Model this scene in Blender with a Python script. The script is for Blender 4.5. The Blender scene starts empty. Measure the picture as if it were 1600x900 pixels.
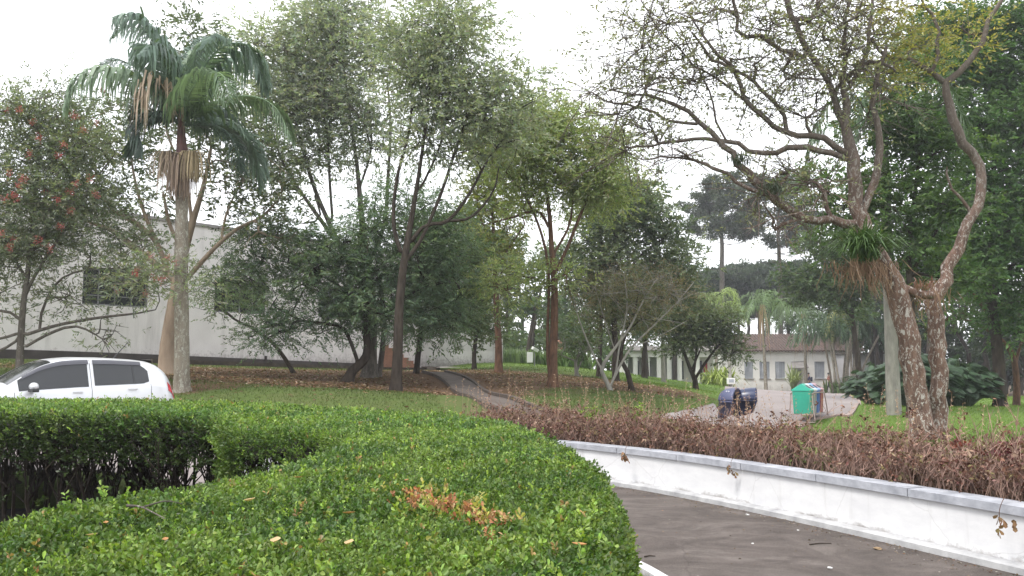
import bpy, math
import numpy as np
from mathutils import Vector, Matrix
from mathutils.geometry import delaunay_2d_cdt

rng = np.random.default_rng(11)
F = 1331.0                       # focal length in photo pixels (1600 wide)
HOR = 575.0
PITCH = math.atan((HOR - 450) / F)
CP, SP = math.cos(PITCH), math.sin(PITCH)
EYE = 1.75
C = bpy.context.scene.collection
PI = math.pi


def U(px, py, Y):
    """world point on the ray of a photo pixel at world depth Y"""
    dx = (px - 800) / F
    dz = (450 - py) / F
    d1 = CP - dz * SP
    t = Y / d1
    return np.array([dx * t, Y, EYE + (SP + dz * CP) * t])


def PM(Y):
    return F / Y


# ------------------------------------------------------------------ terrain
_cp = []
def cpx(px, py, Y):
    p = U(px, py, Y); _cp.append((p[0], p[1], p[2]))
for a in [(285, 612, 21), (262, 585, 27), (30, 583, 22), (620, 613, 24), (575, 589, 30), (545, 597, 28), (460, 583, 31),
          (0, 560, 31.3), (250, 567, 36), (655, 578, 47.6), (800, 640, 18), (735, 612, 27), (778, 583, 38), (740, 577, 45),
          (709, 566, 52), (864, 603, 28), (902, 588, 42), (960, 596, 36), (985, 609, 30), (1007, 590, 50), (1087, 611, 44),
          (950, 606, 30), (800, 572, 62), (900, 578, 60), (1150, 608, 88), (1340, 613, 88), (1290, 613, 78), (1265, 664, 27.5),
          (1345, 633, 46), (1050, 641, 26), (1118, 625, 45), (1395, 647, 28), (1550, 626, 45), (1600, 660, 24),
          (900, 645, 19), (700, 567, 62), (500, 632, 18.5), (350, 622, 19.5), (1197, 613, 74), (1240, 612.5, 82), (1000, 598, 80)]:
    cpx(*a)
for p in [(4.6, 8.2, .5), (3.9, 10.4, .5), (2.2, 13.1, .5), (0.5, 15, .5), (-1.4, 15.6, .47), (7, 10, .5), (6, 15.5, .48), (12, 12, .5), (5.8, 21, .34),
          (-4, 13.5, .38), (-6, 14.4, .4), (-10, 14.4, .4), (-10, 17.5, .42), (-6, 17.6, .45), (-3, 16.6, .5), (-16, 15.5, .45),
          (-3.2, 12.2, .12), (-8, 10.3, .02), (-14, 11, .05), (-5, 10.2, .0), (-20, 5, 0), (0, -12, 0), (14, -8, .2), (-30, -20, 0), (9, 3, .4),
          (-45, 40, 2.4), (-30, 60, 2.2), (-70, 110, 3), (0, 110, 1.4), (40, 120, -.9), (75, 60, -.2), (45, 30, .2), (90, 130, -.8),
          (-200, 100, 3), (200, 100, -1), (0, 300, 0), (-200, 300, 2), (200, 300, -1), (-150, -150, 0), (150, -150, 0), (60, 0, .2)]:
    _cp.append(p)
_cp = np.array(_cp)
def _tps(r2):
    return np.where(r2 > 1e-9, r2 * np.log(np.maximum(r2, 1e-9)), 0.0)
_n = len(_cp)
_r2 = ((_cp[:, None, :2] - _cp[None, :, :2]) ** 2).sum(-1)
_A = np.zeros((_n + 3, _n + 3))
_A[:_n, :_n] = _tps(_r2) + np.eye(_n) * 2.0
_A[:_n, _n] = 1; _A[:_n, _n + 1:] = _cp[:, :2]
_A[_n, :_n] = 1; _A[_n + 1:, :_n] = _cp[:, :2].T
_W = np.linalg.solve(_A, np.concatenate([_cp[:, 2], [0, 0, 0]]))
def terr(X, Y):
    X = np.clip(np.atleast_1d(np.asarray(X, float)), -260, 260); Y = np.clip(np.atleast_1d(np.asarray(Y, float)), -160, 320)
    sh = X.shape; X = X.ravel(); Y = Y.ravel()
    z = np.full(X.shape, _W[_n]) + _W[_n + 1] * X + _W[_n + 2] * Y
    for i in range(_n):
        z += _W[i] * _tps((X - _cp[i, 0]) ** 2 + (Y - _cp[i, 1]) ** 2)
    return np.clip(z, -2, 6).reshape(sh)
def tz(x, y):
    return float(terr(x, y)[0])


def hit(px, py, y0=13.0, y1=92.0):
    Ys = np.arange(y0, y1, .25); P = np.array([U(px, py, y) for y in Ys]); d_ = P[:, 2] - terr(P[:, 0], P[:, 1]); k = np.nonzero(d_ < 0)[0]
    return P[k[0]] if len(k) else P[-1]


def cr(pts, n=8):
    """Catmull-Rom through rows of pts"""
    P = np.asarray(pts, float)
    P = np.vstack([2 * P[0] - P[1], P, 2 * P[-1] - P[-2]])
    out = []
    for i in range(1, len(P) - 2):
        for t in np.arange(n) / n:
            out.append(.5 * (2 * P[i] + (P[i + 1] - P[i - 1]) * t + (2 * P[i - 1] - 5 * P[i] + 4 * P[i + 1] - P[i + 2]) * t * t
                             + (3 * P[i] - P[i - 1] - 3 * P[i + 1] + P[i + 2]) * t ** 3))
    out.append(P[-2])
    return np.array(out)


# ------------------------------------------------------------------ materials
MATS = {}
def nmat(name):
    m = bpy.data.materials.new(name); m.use_nodes = True
    nt = m.node_tree; nt.nodes.clear()
    out = nt.nodes.new('ShaderNodeOutputMaterial')
    b = nt.nodes.new('ShaderNodeBsdfPrincipled')
    nt.links.new(b.outputs[0], out.inputs[0])
    MATS[name] = m
    return m, nt, b, out
def N(nt, t, **kw):
    n = nt.nodes.new(t)
    for k, v in kw.items():
        setattr(n, k, v)
    return n
def noise(nt, scale, detail=5, rough=.6, stretch=None, dist=0.0):
    tc = N(nt, 'ShaderNodeNewGeometry')
    src = tc.outputs['Position']
    if stretch:
        mp = N(nt, 'ShaderNodeMapping'); mp.inputs['Scale'].default_value = stretch
        nt.links.new(src, mp.inputs[0]); src = mp.outputs[0]
    n = N(nt, 'ShaderNodeTexNoise')
    n.inputs['Scale'].default_value = scale; n.inputs['Detail'].default_value = detail; n.inputs['Roughness'].default_value = rough
    n.inputs['Distortion'].default_value = dist
    nt.links.new(src, n.inputs['Vector'])
    return n.outputs['Fac']
def ramp(nt, fac, stops):
    r = N(nt, 'ShaderNodeValToRGB')
    e = r.color_ramp.elements
    while len(e) > 1: e.remove(e[-1])
    e[0].position = stops[0][0]; e[0].color = (*stops[0][1], 1)
    for p, c in stops[1:]:
        x = e.new(p); x.color = (*c, 1)
    nt.links.new(fac, r.inputs[0])
    return r.outputs[0]
def mix(nt, fac, a, b, mode='MIX'):
    m = N(nt, 'ShaderNodeMix', data_type='RGBA', blend_type=mode)
    if isinstance(fac, (int, float)): m.inputs[0].default_value = fac
    else: nt.links.new(fac, m.inputs[0])
    for s, v in ((6, a), (7, b)):
        if isinstance(v, tuple): m.inputs[s].default_value = (*v, 1)
        else: nt.links.new(v, m.inputs[s])
    return m.outputs[2]
def mth(nt, op, a, b=0.0, clamp=False):
    m = N(nt, 'ShaderNodeMath', operation=op); m.use_clamp = clamp
    for i, v in ((0, a), (1, b)):
        if isinstance(v, (int, float)): m.inputs[i].default_value = v
        else: nt.links.new(v, m.inputs[i])
    return m.outputs[0]
def bump(nt, b, h, strength=.4, dist=.02):
    n = N(nt, 'ShaderNodeBump'); n.inputs['Strength'].default_value = strength; n.inputs['Distance'].default_value = dist
    nt.links.new(h, n.inputs['Height']); nt.links.new(n.outputs[0], b.inputs['Normal'])
def simple(name, c1, c2=None, scale=6, rough=.7, bs=.2, bd=.01, stretch=None, metal=0, spec=.5):
    m, nt, b, o = nmat(name)
    c2 = c2 or tuple(x * .7 for x in c1)
    f = noise(nt, scale, stretch=stretch)
    nt.links.new(ramp(nt, f, [(.3, c2), (.7, c1)]), b.inputs['Base Color'])
    b.inputs['Roughness'].default_value = rough; b.inputs['Metallic'].default_value = metal
    b.inputs['Specular IOR Level'].default_value = spec
    if bs: bump(nt, b, noise(nt, scale * 4, stretch=stretch), bs, bd)
    return m
def leafmat(name, rough=.5, trans=.3, spec=.4):
    m, nt, b, o = nmat(name)
    a = N(nt, 'ShaderNodeAttribute', attribute_name='Col')
    nt.links.new(a.outputs['Color'], b.inputs['Base Color'])
    b.inputs['Roughness'].default_value = rough; b.inputs['Specular IOR Level'].default_value = spec
    if trans > 0:
        t = N(nt, 'ShaderNodeBsdfTranslucent')
        hv = mix(nt, 1.0, a.outputs['Color'], (1.25, 1.35, .6), 'MULTIPLY')
        nt.links.new(hv, t.inputs[0])
        mx = N(nt, 'ShaderNodeMixShader'); mx.inputs[0].default_value = trans
        nt.links.new(b.outputs[0], mx.inputs[1]); nt.links.new(t.outputs[0], mx.inputs[2])
        nt.links.new(mx.outputs[0], o.inputs[0])
    return m
M_leaf = leafmat('leaf', .5, .42); M_box = leafmat('box_leaf', .46, .3, .4); M_dry = leafmat('dry_leaf', .8, .15, .1)
M_palm = leafmat('palm_leaf', .45, .25, .4); M_flower = leafmat('flower', .7, .2, .2); M_grass = leafmat('grass_blade', .6, .3, .2)

def bark(name, c1, c2, spot=None, scale=9, amount=.55):
    m, nt, b, o = nmat(name)
    f = noise(nt, scale, 6, .65, (1, 1, .28))
    col = ramp(nt, f, [(.32, c2), (.66, c1)])
    if spot:
        s = noise(nt, 17.0, 6, .78, (1, 1, .5), .9)
        col = mix(nt, ramp(nt, s, [(amount, (0, 0, 0)), (amount + .04, (1, 1, 1))]), col, spot)
    nt.links.new(col, b.inputs['Base Color']); b.inputs['Roughness'].default_value = .9; b.inputs['Specular IOR Level'].default_value = .15
    bump(nt, b, noise(nt, scale * 2.5, 6, .7, (1, 1, .25)), .9, .03)
    return m
B_dark = bark('bark_dark', (.075, .06, .048), (.028, .022, .018), (.2, .19, .16), 9, .66)
B_grey = bark('bark_grey', (.17, .15, .13), (.07, .06, .05), (.32, .31, .28), 9, .6)
B_beige = bark('bark_beige', (.36, .28, .21), (.2, .15, .11), (.3, .27, .22), 3, .6)
B_red = bark('bark_reddish', (.17, .095, .06), (.06, .035, .025), None, 10)
B_lich = bark('bark_lichen', (.24, .15, .115), (.08, .05, .04), (.46, .43, .39), 9, .535)
_nt = B_lich.node_tree; _b = [n for n in _nt.nodes if n.type == 'BSDF_PRINCIPLED'][0]; _l = _b.inputs['Base Color'].links[0].from_socket
_g = N(_nt, 'ShaderNodeNewGeometry'); _s = N(_nt, 'ShaderNodeSeparateXYZ'); _nt.links.new(_g.outputs['Position'], _s.inputs[0])
_nt.links.new(mix(_nt, mth(_nt, 'MULTIPLY', mth(_nt, 'DIVIDE', mth(_nt, 'SUBTRACT', _s.outputs[2], 3.8), 2.4, True), .8), _l, (.115, .1, .088)), _b.inputs['Base Color'])
B_palm = bark('bark_palm', (.27, .235, .19), (.15, .125, .1), (.36, .35, .3), 7, .53)
B_pale = bark('bark_pale', (.36, .34, .3), (.2, .19, .17), (.2, .22, .16), 6, .62)

# ------------------------------------------------------------------ object helpers
def link(o, parent=None):
    C.objects.link(o)
    if parent is not None: o.parent = parent
    return o
def tag(o, label=None, cat=None, group=None, kind=None):
    if label: o['label'] = label
    if cat: o['category'] = cat
    if group: o['group'] = group
    if kind: o['kind'] = kind
    return o
def thing(name, label, cat, loc=(0, 0, 0), rz=0.0, group=None):
    o = bpy.data.objects.new(name, None); o.location = [float(v) for v in loc]; o.rotation_euler = (0, 0, rz); o.empty_display_size = .2
    return tag(link(o), label, cat, group)
def qmesh(name, V, Fc, mat, parent=None, col=None, smooth=False, off=None):
    """V (n,3) array, Fc (m,k) int array of equal-size faces"""
    V = np.asarray(V, np.float32)
    if off is not None: V = V - np.asarray(off, np.float32)
    Fc = np.asarray(Fc, np.int32); m, k = Fc.shape
    me = bpy.data.meshes.new(name)
    me.vertices.add(len(V)); me.vertices.foreach_set('co', V.ravel())
    me.loops.add(m * k); me.loops.foreach_set('vertex_index', Fc.ravel())
    me.polygons.add(m); me.polygons.foreach_set('loop_start', np.arange(m, dtype=np.int32) * k)
    me.polygons.foreach_set('use_smooth', np.full(m, smooth, bool))
    me.update(calc_edges=True)
    if col is not None:
        a = me.color_attributes.new('Col', 'FLOAT_COLOR', 'POINT')
        cc = np.ones((len(V), 4), np.float32); cc[:, :3] = col
        a.data.foreach_set('color', cc.ravel())
    me.materials.append(mat)
    return link(bpy.data.objects.new(name, me), parent)
class MB:
    def __init__(s): s.v = []; s.f = []
    def add(s, v, f):
        b = len(s.v); s.v += [tuple(float(c) for c in p) for p in v]; s.f += [tuple(b + i for i in q) for q in f]
    def box(s, lo, hi, M=None):
        x0, y0, z0 = lo; x1, y1, z1 = hi
        v = [(x0, y0, z0), (x1, y0, z0), (x1, y1, z0), (x0, y1, z0), (x0, y0, z1), (x1, y0, z1), (x1, y1, z1), (x0, y1, z1)]
        if M is not None: v = [tuple(M @ Vector(p)) for p in v]
        s.add(v, [(0, 3, 2, 1), (4, 5, 6, 7), (0, 1, 5, 4), (1, 2, 6, 5), (2, 3, 7, 6), (3, 0, 4, 7)])
    def tube(s, P, R, k=8, cap=True):
        P = np.asarray(P, float); R = np.broadcast_to(np.asarray(R, float), (len(P),))
        v, f = tube_np(P, R, k)
        f = [tuple(int(i) for i in q) for q in f]
        if cap: f += [tuple(range(k))[::-1], tuple(range((len(P) - 1) * k, len(P) * k))]
        s.add(v, f)
    def lathe(s, prof, k=16, c=(0, 0, 0)):
        v = []; f = []
        for r, z in prof:
            for i in range(k): v.append((c[0] + r * math.cos(2 * PI * i / k), c[1] + r * math.sin(2 * PI * i / k), c[2] + z))
        for j in range(len(prof) - 1):
            for i in range(k): f.append((j * k + i, j * k + (i + 1) % k, (j + 1) * k + (i + 1) % k, (j + 1) * k + i))
        f += [tuple(range(k))[::-1], tuple(range((len(prof) - 1) * k, len(prof) * k))]
        s.add(v, f)
    def ell(s, c, r, nu=12, nv=8):
        v = []; f = []
        for j in range(nv + 1):
            t = -PI / 2 + PI * j / nv
            for i in range(nu): v.append((c[0] + r[0] * math.cos(t) * math.cos(2 * PI * i / nu), c[1] + r[1] * math.cos(t) * math.sin(2 * PI * i / nu), c[2] + r[2] * math.sin(t)))
        for j in range(nv):
            for i in range(nu): f.append((j * nu + i, j * nu + (i + 1) % nu, (j + 1) * nu + (i + 1) % nu, (j + 1) * nu + i))
        s.add(v, f)
    def build(s, name, mat, parent=None, smooth=False, bev=0, off=None):
        me = bpy.data.meshes.new(name)
        v = s.v if off is None else [(p[0] - off[0], p[1] - off[1], p[2] - off[2]) for p in s.v]
        me.from_pydata(v, [], s.f); me.materials.append(mat)
        for p in me.polygons: p.use_smooth = smooth
        o = link(bpy.data.objects.new(name, me), parent)
        if bev:
            b = o.modifiers.new('b', 'BEVEL'); b.width = bev; b.segments = 2; b.limit_method = 'ANGLE'
        return o
def tube_np(P, R, k):
    R = np.broadcast_to(np.asarray(R, float), (len(P),))
    T = np.gradient(P, axis=0) if len(P) > 1 else np.array([[0, 0, 1.]])
    T /= np.linalg.norm(T, axis=1, keepdims=True) + 1e-9
    ref = np.array([.31, .95, .05]) if abs(T[:, 1]).mean() < .8 else np.array([1., .1, 0])
    A = np.cross(T, ref); A /= np.linalg.norm(A, axis=1, keepdims=True) + 1e-9
    B = np.cross(T, A)
    a = np.arange(k) * 2 * PI / k
    V = P[:, None, :] + R[:, None, None] * (np.cos(a)[None, :, None] * A[:, None, :] + np.sin(a)[None, :, None] * B[:, None, :])
    n = len(P)
    i, j = np.meshgrid(np.arange(n - 1), np.arange(k), indexing='ij')
    j2 = (j + 1) % k
    Fc = np.stack([i * k + j, i * k + j2, (i + 1) * k + j2, (i + 1) * k + j], -1).reshape(-1, 4)
    return V.reshape(-1, 3), Fc

def unit(v):
    return v / (np.linalg.norm(v, axis=-1, keepdims=True) + 1e-9)

def leaves(P, D, col, L, W, k=8, sl=.3, spread=.9, droop=0.0, fold=False, up=.4, jit=.25, r=None, colj=.18, taper=True, ls=None):
    """sprigs at P with direction D, each with k leaves. returns V, F, col arrays"""
    r = r or rng
    n = len(P)
    D = unit(D)
    side = unit(np.cross(D, unit(r.normal(size=(n, 3)) * np.array([.6, .6, .2]) + np.array([0, 0, 1.0]))))
    t = (np.arange(k) + .6) / k
    sg = np.where(np.arange(k) % 2 == 0, 1.0, -1.0)
    base = P[:, None, :] + D[:, None, :] * (t * sl)[None, :, None]
    base = base + np.array([0, 0, -1.0]) * (droop * sl * t ** 2)[None, :, None]
    d = D[:, None, :] * (1 - .35 * spread) + side[:, None, :] * (sg * spread)[None, :, None] + r.normal(size=(n, k, 3)) * jit + np.array([0, 0, -droop])
    d = unit(d)
    nrm = unit(r.normal(size=(n, k, 3)) * .7 + np.array([0, 0, up + .3]))
    s = unit(np.cross(d, nrm)); nn = np.cross(s, d)
    ln = L * (.75 + .5 * r.random((n, k, 1))); wd = W * (.75 + .5 * r.random((n, k, 1)))
    if ls is not None: ln = ln * ls[:, None, None]; wd = wd * ls[:, None, None]
    tip = base + d * ln
    c = col[:, None, :] * (1 + colj * r.normal(size=(n, k, 1))) * (1 + .06 * r.normal(size=(n, k, 3)))
    c = np.clip(c, .003, .9)
    if fold:
        m1 = base + d * ln * .42; m2 = base + d * ln * .78
        lift = nn * wd * .18
        V = np.stack([base, m1 + s * wd * .42 + lift, m2 + s * wd * .5 + lift, tip, m2 - s * wd * .5 + lift, m1 - s * wd * .42 + lift], 2).reshape(-1, 3)
        q = np.arange(n * k)[:, None] * 6
        Fc = np.concatenate([q + np.array([0, 1, 2, 3]), q + np.array([0, 3, 4, 5])], 0)
        cc = np.repeat(c.reshape(-1, 3), 6, 0)
    else:
        m = base + d * ln * .45
        V = np.stack([base, m + s * wd * .5, tip, m - s * wd * .5], 2).reshape(-1, 3)
        q = np.arange(n * k)[:, None] * 4
        Fc = q + np.array([0, 1, 2, 3])
        cc = np.repeat(c.reshape(-1, 3), 4, 0)
    return V, Fc, cc
def merge(parts):
    V = []; Fc = []; cc = []; b = 0
    for v, f, c in parts:
        V.append(v); Fc.append(f + b); cc.append(c); b += len(v)
    return np.concatenate(V), np.concatenate(Fc), np.concatenate(cc)

# ------------------------------------------------------------------ tree generator
class Skel:
    def __init__(s): s.p = []; s.par = []; s.r = []
    def add(s, p, par, r=0.0):
        s.p.append(np.asarray(p, float)); s.par.append(par); s.r.append(r); return len(s.p) - 1
    def near(s, t, k_up=.6):
        P = np.array(s.p); d = np.linalg.norm(P - t, axis=1) + k_up * np.maximum(0, P[:, 2] - t[2] + .2)
        return int(np.argmin(d))
    def mesh(s, rt=.012, pw=.5, kmax=10):
        n = len(s.p); P = np.array(s.p); cnt = np.zeros(n); ch = [[] for _ in range(n)]
        for i in range(n):
            if s.par[i] >= 0: ch[s.par[i]].append(i)
        for i in range(n - 1, -1, -1):
            if not ch[i]: cnt[i] = 1
            if s.par[i] >= 0: cnt[s.par[i]] += cnt[i]
        R = rt * cnt ** pw
        sr = np.array(s.r); R = np.where(sr > 0, sr, R)
        for i in range(n):
            pa = s.par[i]
            if pa >= 0 and sr[i] <= 0: R[i] = min(R[i], R[pa] * .92)
        V = []; Fc = []; b = 0
        starts = [i for i in range(n) if s.par[i] < 0]
        stack = [(i, None) for i in starts]
        while stack:
            i, pa = stack.pop()
            chain = [] if pa is None else [P[pa]]
            rad = [] if pa is None else [R[i]]
            j = i
            while True:
                chain.append(P[j]); rad.append(R[j])
                if not ch[j]: break
                m = max(ch[j], key=lambda q: R[q])
                for q in ch[j]:
                    if q != m: stack.append((q, j))
                j = m
            if len(chain) < 2: continue
            rad[-1] *= .5
            k = kmax if max(rad) > .09 else (6 if max(rad) > .03 else 3)
            v, f = tube_np(np.array(chain), np.array(rad), k)
            V.append(v); Fc.append(f + b); b += len(v)
        return np.concatenate(V), np.concatenate(Fc)

def tree(name, label, cat, Y, trunks, blobs, leaf, barkm, seed=1, group=None, cd=1.6, spc=None, cr_=.4, lai=1.6, tw=4, rt=.011,
         extra=None, kup=.6, flat=.65, dyr=1.0, hang=0.0, rj=.0, parts_hook=None, root=True, thick=1.0, dens=2.9, pw=.5):
    r = np.random.default_rng(seed)
    pm = PM(Y)
    sk = Skel()
    b0 = U(trunks[0][0][0], trunks[0][0][1], Y + (trunks[0][0][3] if len(trunks[0][0]) > 3 else 0))
    base = np.array([b0[0], b0[1], tz(b0[0], b0[1])])
    for ti, tr in enumerate(trunks):
        pts = []
        for q in tr:
            w = U(q[0], q[1], Y + (q[3] if len(q) > 3 else 0)); fr = len(pts) / max(1, len(tr) - 1); pts.append([*w, q[2] / pm * ((.95 - .4 * fr) if ti == 0 else .62 * thick)])
        pts = np.array(pts)
        if ti == 0:
            pts[0, 2] = base[2] - .08
        c = cr(pts, 6)
        prev = -1
        st = 0
        if ti > 0 and not (len(tr[0]) > 4):
            prev = sk.near(c[0, :3], 0); st = 1
        elif ti > 0: c[0, 2] = tz(c[0, 0], c[0, 1]) - .08
        L = 0
        for i in range(st, len(c)):
            if i > st and i < len(c) - 1:
                L += np.linalg.norm(c[i, :3] - c[i - 1, :3])
                if L < .22: continue
                L = 0
            q = c[i, :3] + (r.normal(size=3) * rj if 0 < i < len(c) - 1 else 0)
            rr = c[i, 3]
            if prev == -1 and root: rr *= 1.25
            prev = sk.add(q, prev, max(rr, .006))
            if prev == 0 and root:
                pass
    # clumps
    cen = []; tint = []
    for bl in blobs:
        w = U(bl[0], bl[1], Y + (bl[4] if len(bl) > 4 else 0)); rx = bl[2] / pm; rz = bl[3] / pm; ry = dyr * (rx + rz) * .5
        n = max(3, int(cd * 3.1 * rx * rz * (1 + .5 * ry)))
        n = min(n, 70)
        u = unit(r.normal(size=(n, 3))) * (r.random((n, 1)) ** .45)
        q = w + u * np.array([rx, ry, rz])
        g = terr(q[:, 0], q[:, 1]); q[:, 2] = np.maximum(q[:, 2], g + .5)
        nl = dens * lai * PI * rx * rz / (leaf['L'] * leaf['W'] * .5)
        for qq in q: cen.append((qq, nl / n, bl[5] if len(bl) > 5 else None))
    P0 = np.array(sk.p)
    order = sorted(range(len(cen)), key=lambda i: np.min(np.linalg.norm(P0 - cen[i][0], axis=1)))
    Ps = []; Ds = []; Cs = []; twigs = []
    c1 = np.array(leaf['c1']) * 1.25; c2 = np.array(leaf['c2']) * 1.3
    for i in order:
        t, nl, cc = cen[i]
        j = sk.near(t, kup); a = sk.p[j]; d = t - a; dist = np.linalg.norm(d)
        if dist > .15:
            pa = sk.par[j]
            d0 = unit(sk.p[j] - sk.p[pa]) if pa >= 0 else np.array([0, 0, 1.])
            ctrl = a + (unit(d) * .6 + d0 * .5 + np.array([0, 0, .12])) * dist * .5
            m = max(2, int(dist / .32))
            prev = j
            for s_ in range(1, m + 1):
                u = s_ / m
                q = (1 - u) ** 2 * a + 2 * u * (1 - u) * ctrl + u * u * t + r.normal(size=3) * .03 * min(dist, 2)
                prev = sk.add(q, prev)
        else: prev = j
        ns = max(2, int(nl / leaf['k']))
        off = r.normal(size=(ns, 3)) * np.array([cr_, cr_, cr_ * flat])
        pos = t + off
        outd = unit(off + r.normal(size=(ns, 3)) * cr_ * .4 + np.array([0, 0, cr_ * (.3 - hang)]))
        twigs.append((t, prev))
        tt = np.clip(r.normal(.5, .28), 0, 1)
        col = (c1 * (1 - tt) + c2 * tt) if cc is None else np.array(cc) * (.8 + .4 * r.random())
        Ps.append(pos); Ds.append(outd); Cs.append(np.tile(col, (ns, 1)))
    for t, prev in twigs:
        for q in range(tw):
            e = t + r.normal(size=3) * np.array([cr_, cr_, cr_ * .8]) * 1.15
            m1 = sk.add((t + e) / 2 + r.normal(size=3) * .05 + [0, 0, .04], prev); e1 = sk.add(e, m1)
            if tw > 8:
                for w_ in range(2): sk.add((t + e) / 2 + (e - t) * .35 + r.normal(size=3) * .11, m1)
    th = thing(name, label, cat, base, 0, group)
    V, Fc = sk.mesh(rt if tw <= 8 else rt, pw)
    qmesh('trunk', V, Fc, barkm, th, smooth=True, off=base)
    if Ps:
        P = np.concatenate(Ps); D = np.concatenate(Ds); K = np.concatenate(Cs)
        V, Fc, cc = leaves(P, D, K, leaf['L'], leaf['W'], leaf['k'], leaf.get('sl', .3), leaf.get('spread', .8), leaf.get('droop', .15),
                           r=r, jit=leaf.get('jit', .3), up=leaf.get('up', .5), colj=leaf.get('colj', .2))
        qmesh('foliage', V, Fc, leaf.get('mat', M_leaf), th, col=cc, off=base)
    return th, base, np.array([c[0] for c in cen]), r

# ------------------------------------------------------------------ ground
WALL = cr([(6.5, -3.5), (6.25, 0.5), (5.6, 4.2), (4.62, 7.0), (3.42, 9.85), (2.3, 12.0), (1.5, 13.15), (0.6, 14.2), (-.5, 14.9), (-1.6, 15.0), (-2.6, 14.7), (-3.5, 13.9), (-4.1, 12.8)], 10)
wth = np.degrees(np.arctan2(WALL[:, 0], WALL[:, 1])); wr = np.hypot(WALL[:, 0], WALL[:, 1])
def rw(th):
    """radius of the forecourt edge for a bearing in degrees"""
    o = np.argsort(wth)
    xs = np.concatenate([[-180, -60, -35, -24], wth[o], [150, 180]]); ys = np.concatenate([[9, 9.3, 10.4, 11.0], wr[o], [9, 9]])
    return np.interp(th, xs, ys)
th_f = np.concatenate([np.arange(-180, -42, 2.0), np.arange(-42, 42, .2), np.arange(42, 180.01, 2.0)])
g = 1.02 ** np.arange(0, 225)
W_ = rw(th_f)
rad = [np.full_like(W_, .01), W_ * .5, W_ + .08, W_ + .12]
rad += [W_ + .12 + .25 * (x - 1) * 28 for x in g]
Rg = np.array(rad)
Xg = Rg * np.sin(np.radians(th_f)); Yg = Rg * np.cos(np.radians(th_f))
Zg = terr(Xg, Yg)
soft = np.clip((-th_f - 17) / 3, 0, 1)[None, :] + (np.abs(th_f) > 125)[None, :]
soft = np.clip(soft, 0, 1)
ramp_in = np.clip((Rg - W_ - .12) / 2.6, 0, 1)
Zg = Zg * (1 - soft) + Zg * soft * ramp_in
Zg[:3] = -.03
m_, n_ = Rg.shape
i, j = np.meshgrid(np.arange(m_ - 1), np.arange(n_ - 1), indexing='ij')
Fg = np.stack([i * n_ + j, (i + 1) * n_ + j, (i + 1) * n_ + j + 1, i * n_ + j + 1], -1).reshape(-1, 4)
Fg = Fg[:, ::-1]
# what lies on the ground: fallen leaves under the trees (red), lush mown lawn (green), bare earth (blue)
lit = np.zeros_like(Xg)
for px, py, Y, s in [(400, 590, 28.5, 3.2), (500, 592, 29, 4), (590, 595, 28.5, 3.6), (640, 605, 26.5, 2.6), (560, 600, 26, 2.4), (720, 590, 38, 4), (800, 592, 36, 4.5), (870, 598, 32, 4), (960, 602, 33, 3.5),
                     (1010, 605, 33, 2.6), (800, 605, 30, 2.5), (330, 582, 29, 3), (130, 575, 26, 2.5), (900, 592, 38, 4), (740, 583, 42, 4), (285, 612, 21.5, .9)]:
    w = U(px, py, Y); s *= .72 if px > 760 else 1; lit += (.75 if px > 700 else 1) * np.exp(-((Xg - w[0]) ** 2 + (Yg - w[1]) ** 2) / (2 * s * s) * 1.5)
lush = np.clip((Yg - 42) / 12, 0, 1) * (Xg < 22)
lush = np.maximum(lush, np.clip((Xg - 4.5) / 3, 0, 1) * np.clip(1 - lit, 0, 1) * np.clip((Yg - 12) / 4, 0, 1))
woods = np.clip((Xg - 20) / 5, 0, 1) * np.clip((Yg - 50) / 12, 0, 1)
bed = ((Rg - W_ - .12) < 1.9) & (np.abs(Xg) < 9) & (th_f[None, :] > -10) & (Rg > W_)
woods = np.maximum(woods, bed * 1.0)
park = ((Yg > 12.0) & (Yg < 17.9) & (Xg < -3.6)) | ((Rg < W_ + 3.5) & (th_f[None, :] < -14))
colg = np.stack([np.clip(lit, 0, 1), lush, woods], -1).reshape(-1, 3)
m, nt, b, o = nmat('lawn')
a = N(nt, 'ShaderNodeAttribute', attribute_name='Col'); sp = N(nt, 'ShaderNodeSeparateColor'); nt.links.new(a.outputs['Color'], sp.inputs[0])
fine = noise(nt, 22, 8, .75); med = noise(nt, 1.1, 6, .6); big = noise(nt, .25, 4, .5)
gr = ramp(nt, fine, [(.3, (.05, .075, .02)), (.55, (.095, .135, .038)), (.75, (.15, .175, .065))])
gr = mix(nt, ramp(nt, med, [(.4, (0, 0, 0)), (.7, (.6, .6, .6))]), gr, (.125, .12, .055))
lushc = ramp(nt, fine, [(.3, (.075, .13, .025)), (.6, (.13, .2, .045)), (.8, (.2, .25, .08))])
gr = mix(nt, sp.outputs[1], gr, lushc)
lc = ramp(nt, noise(nt, 30, 8, .8), [(.36, (.05, .032, .02)), (.5, (.12, .075, .045)), (.62, (.18, .12, .08)), (.76, (.28, .21, .15))])
lm = mth(nt, 'ADD', mth(nt, 'MULTIPLY', sp.outputs[0], 1.1), mth(nt, 'MULTIPLY', mth(nt, 'SUBTRACT', med, .5), 1.6))
lm = mth(nt, 'ADD', lm, mth(nt, 'MULTIPLY', mth(nt, 'SUBTRACT', fine, .5), .9))
lmr = ramp(nt, mth(nt, 'MULTIPLY', lm, mth(nt, 'GREATER_THAN', sp.outputs[0], .03)), [(.35, (0, 0, 0)), (.8, (1, 1, 1))])
gr = mix(nt, lmr, gr, lc)
gr = mix(nt, sp.outputs[2], gr, ramp(nt, noise(nt, 9, 8, .7), [(.35, (.05, .035, .022)), (.7, (.15, .105, .07))]))
nt.links.new(gr, b.inputs['Base Color']); b.inputs['Roughness'].default_value = .95; b.inputs['Specular IOR Level'].default_value = .1
bump(nt, b, fine, .8, .05)
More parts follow.
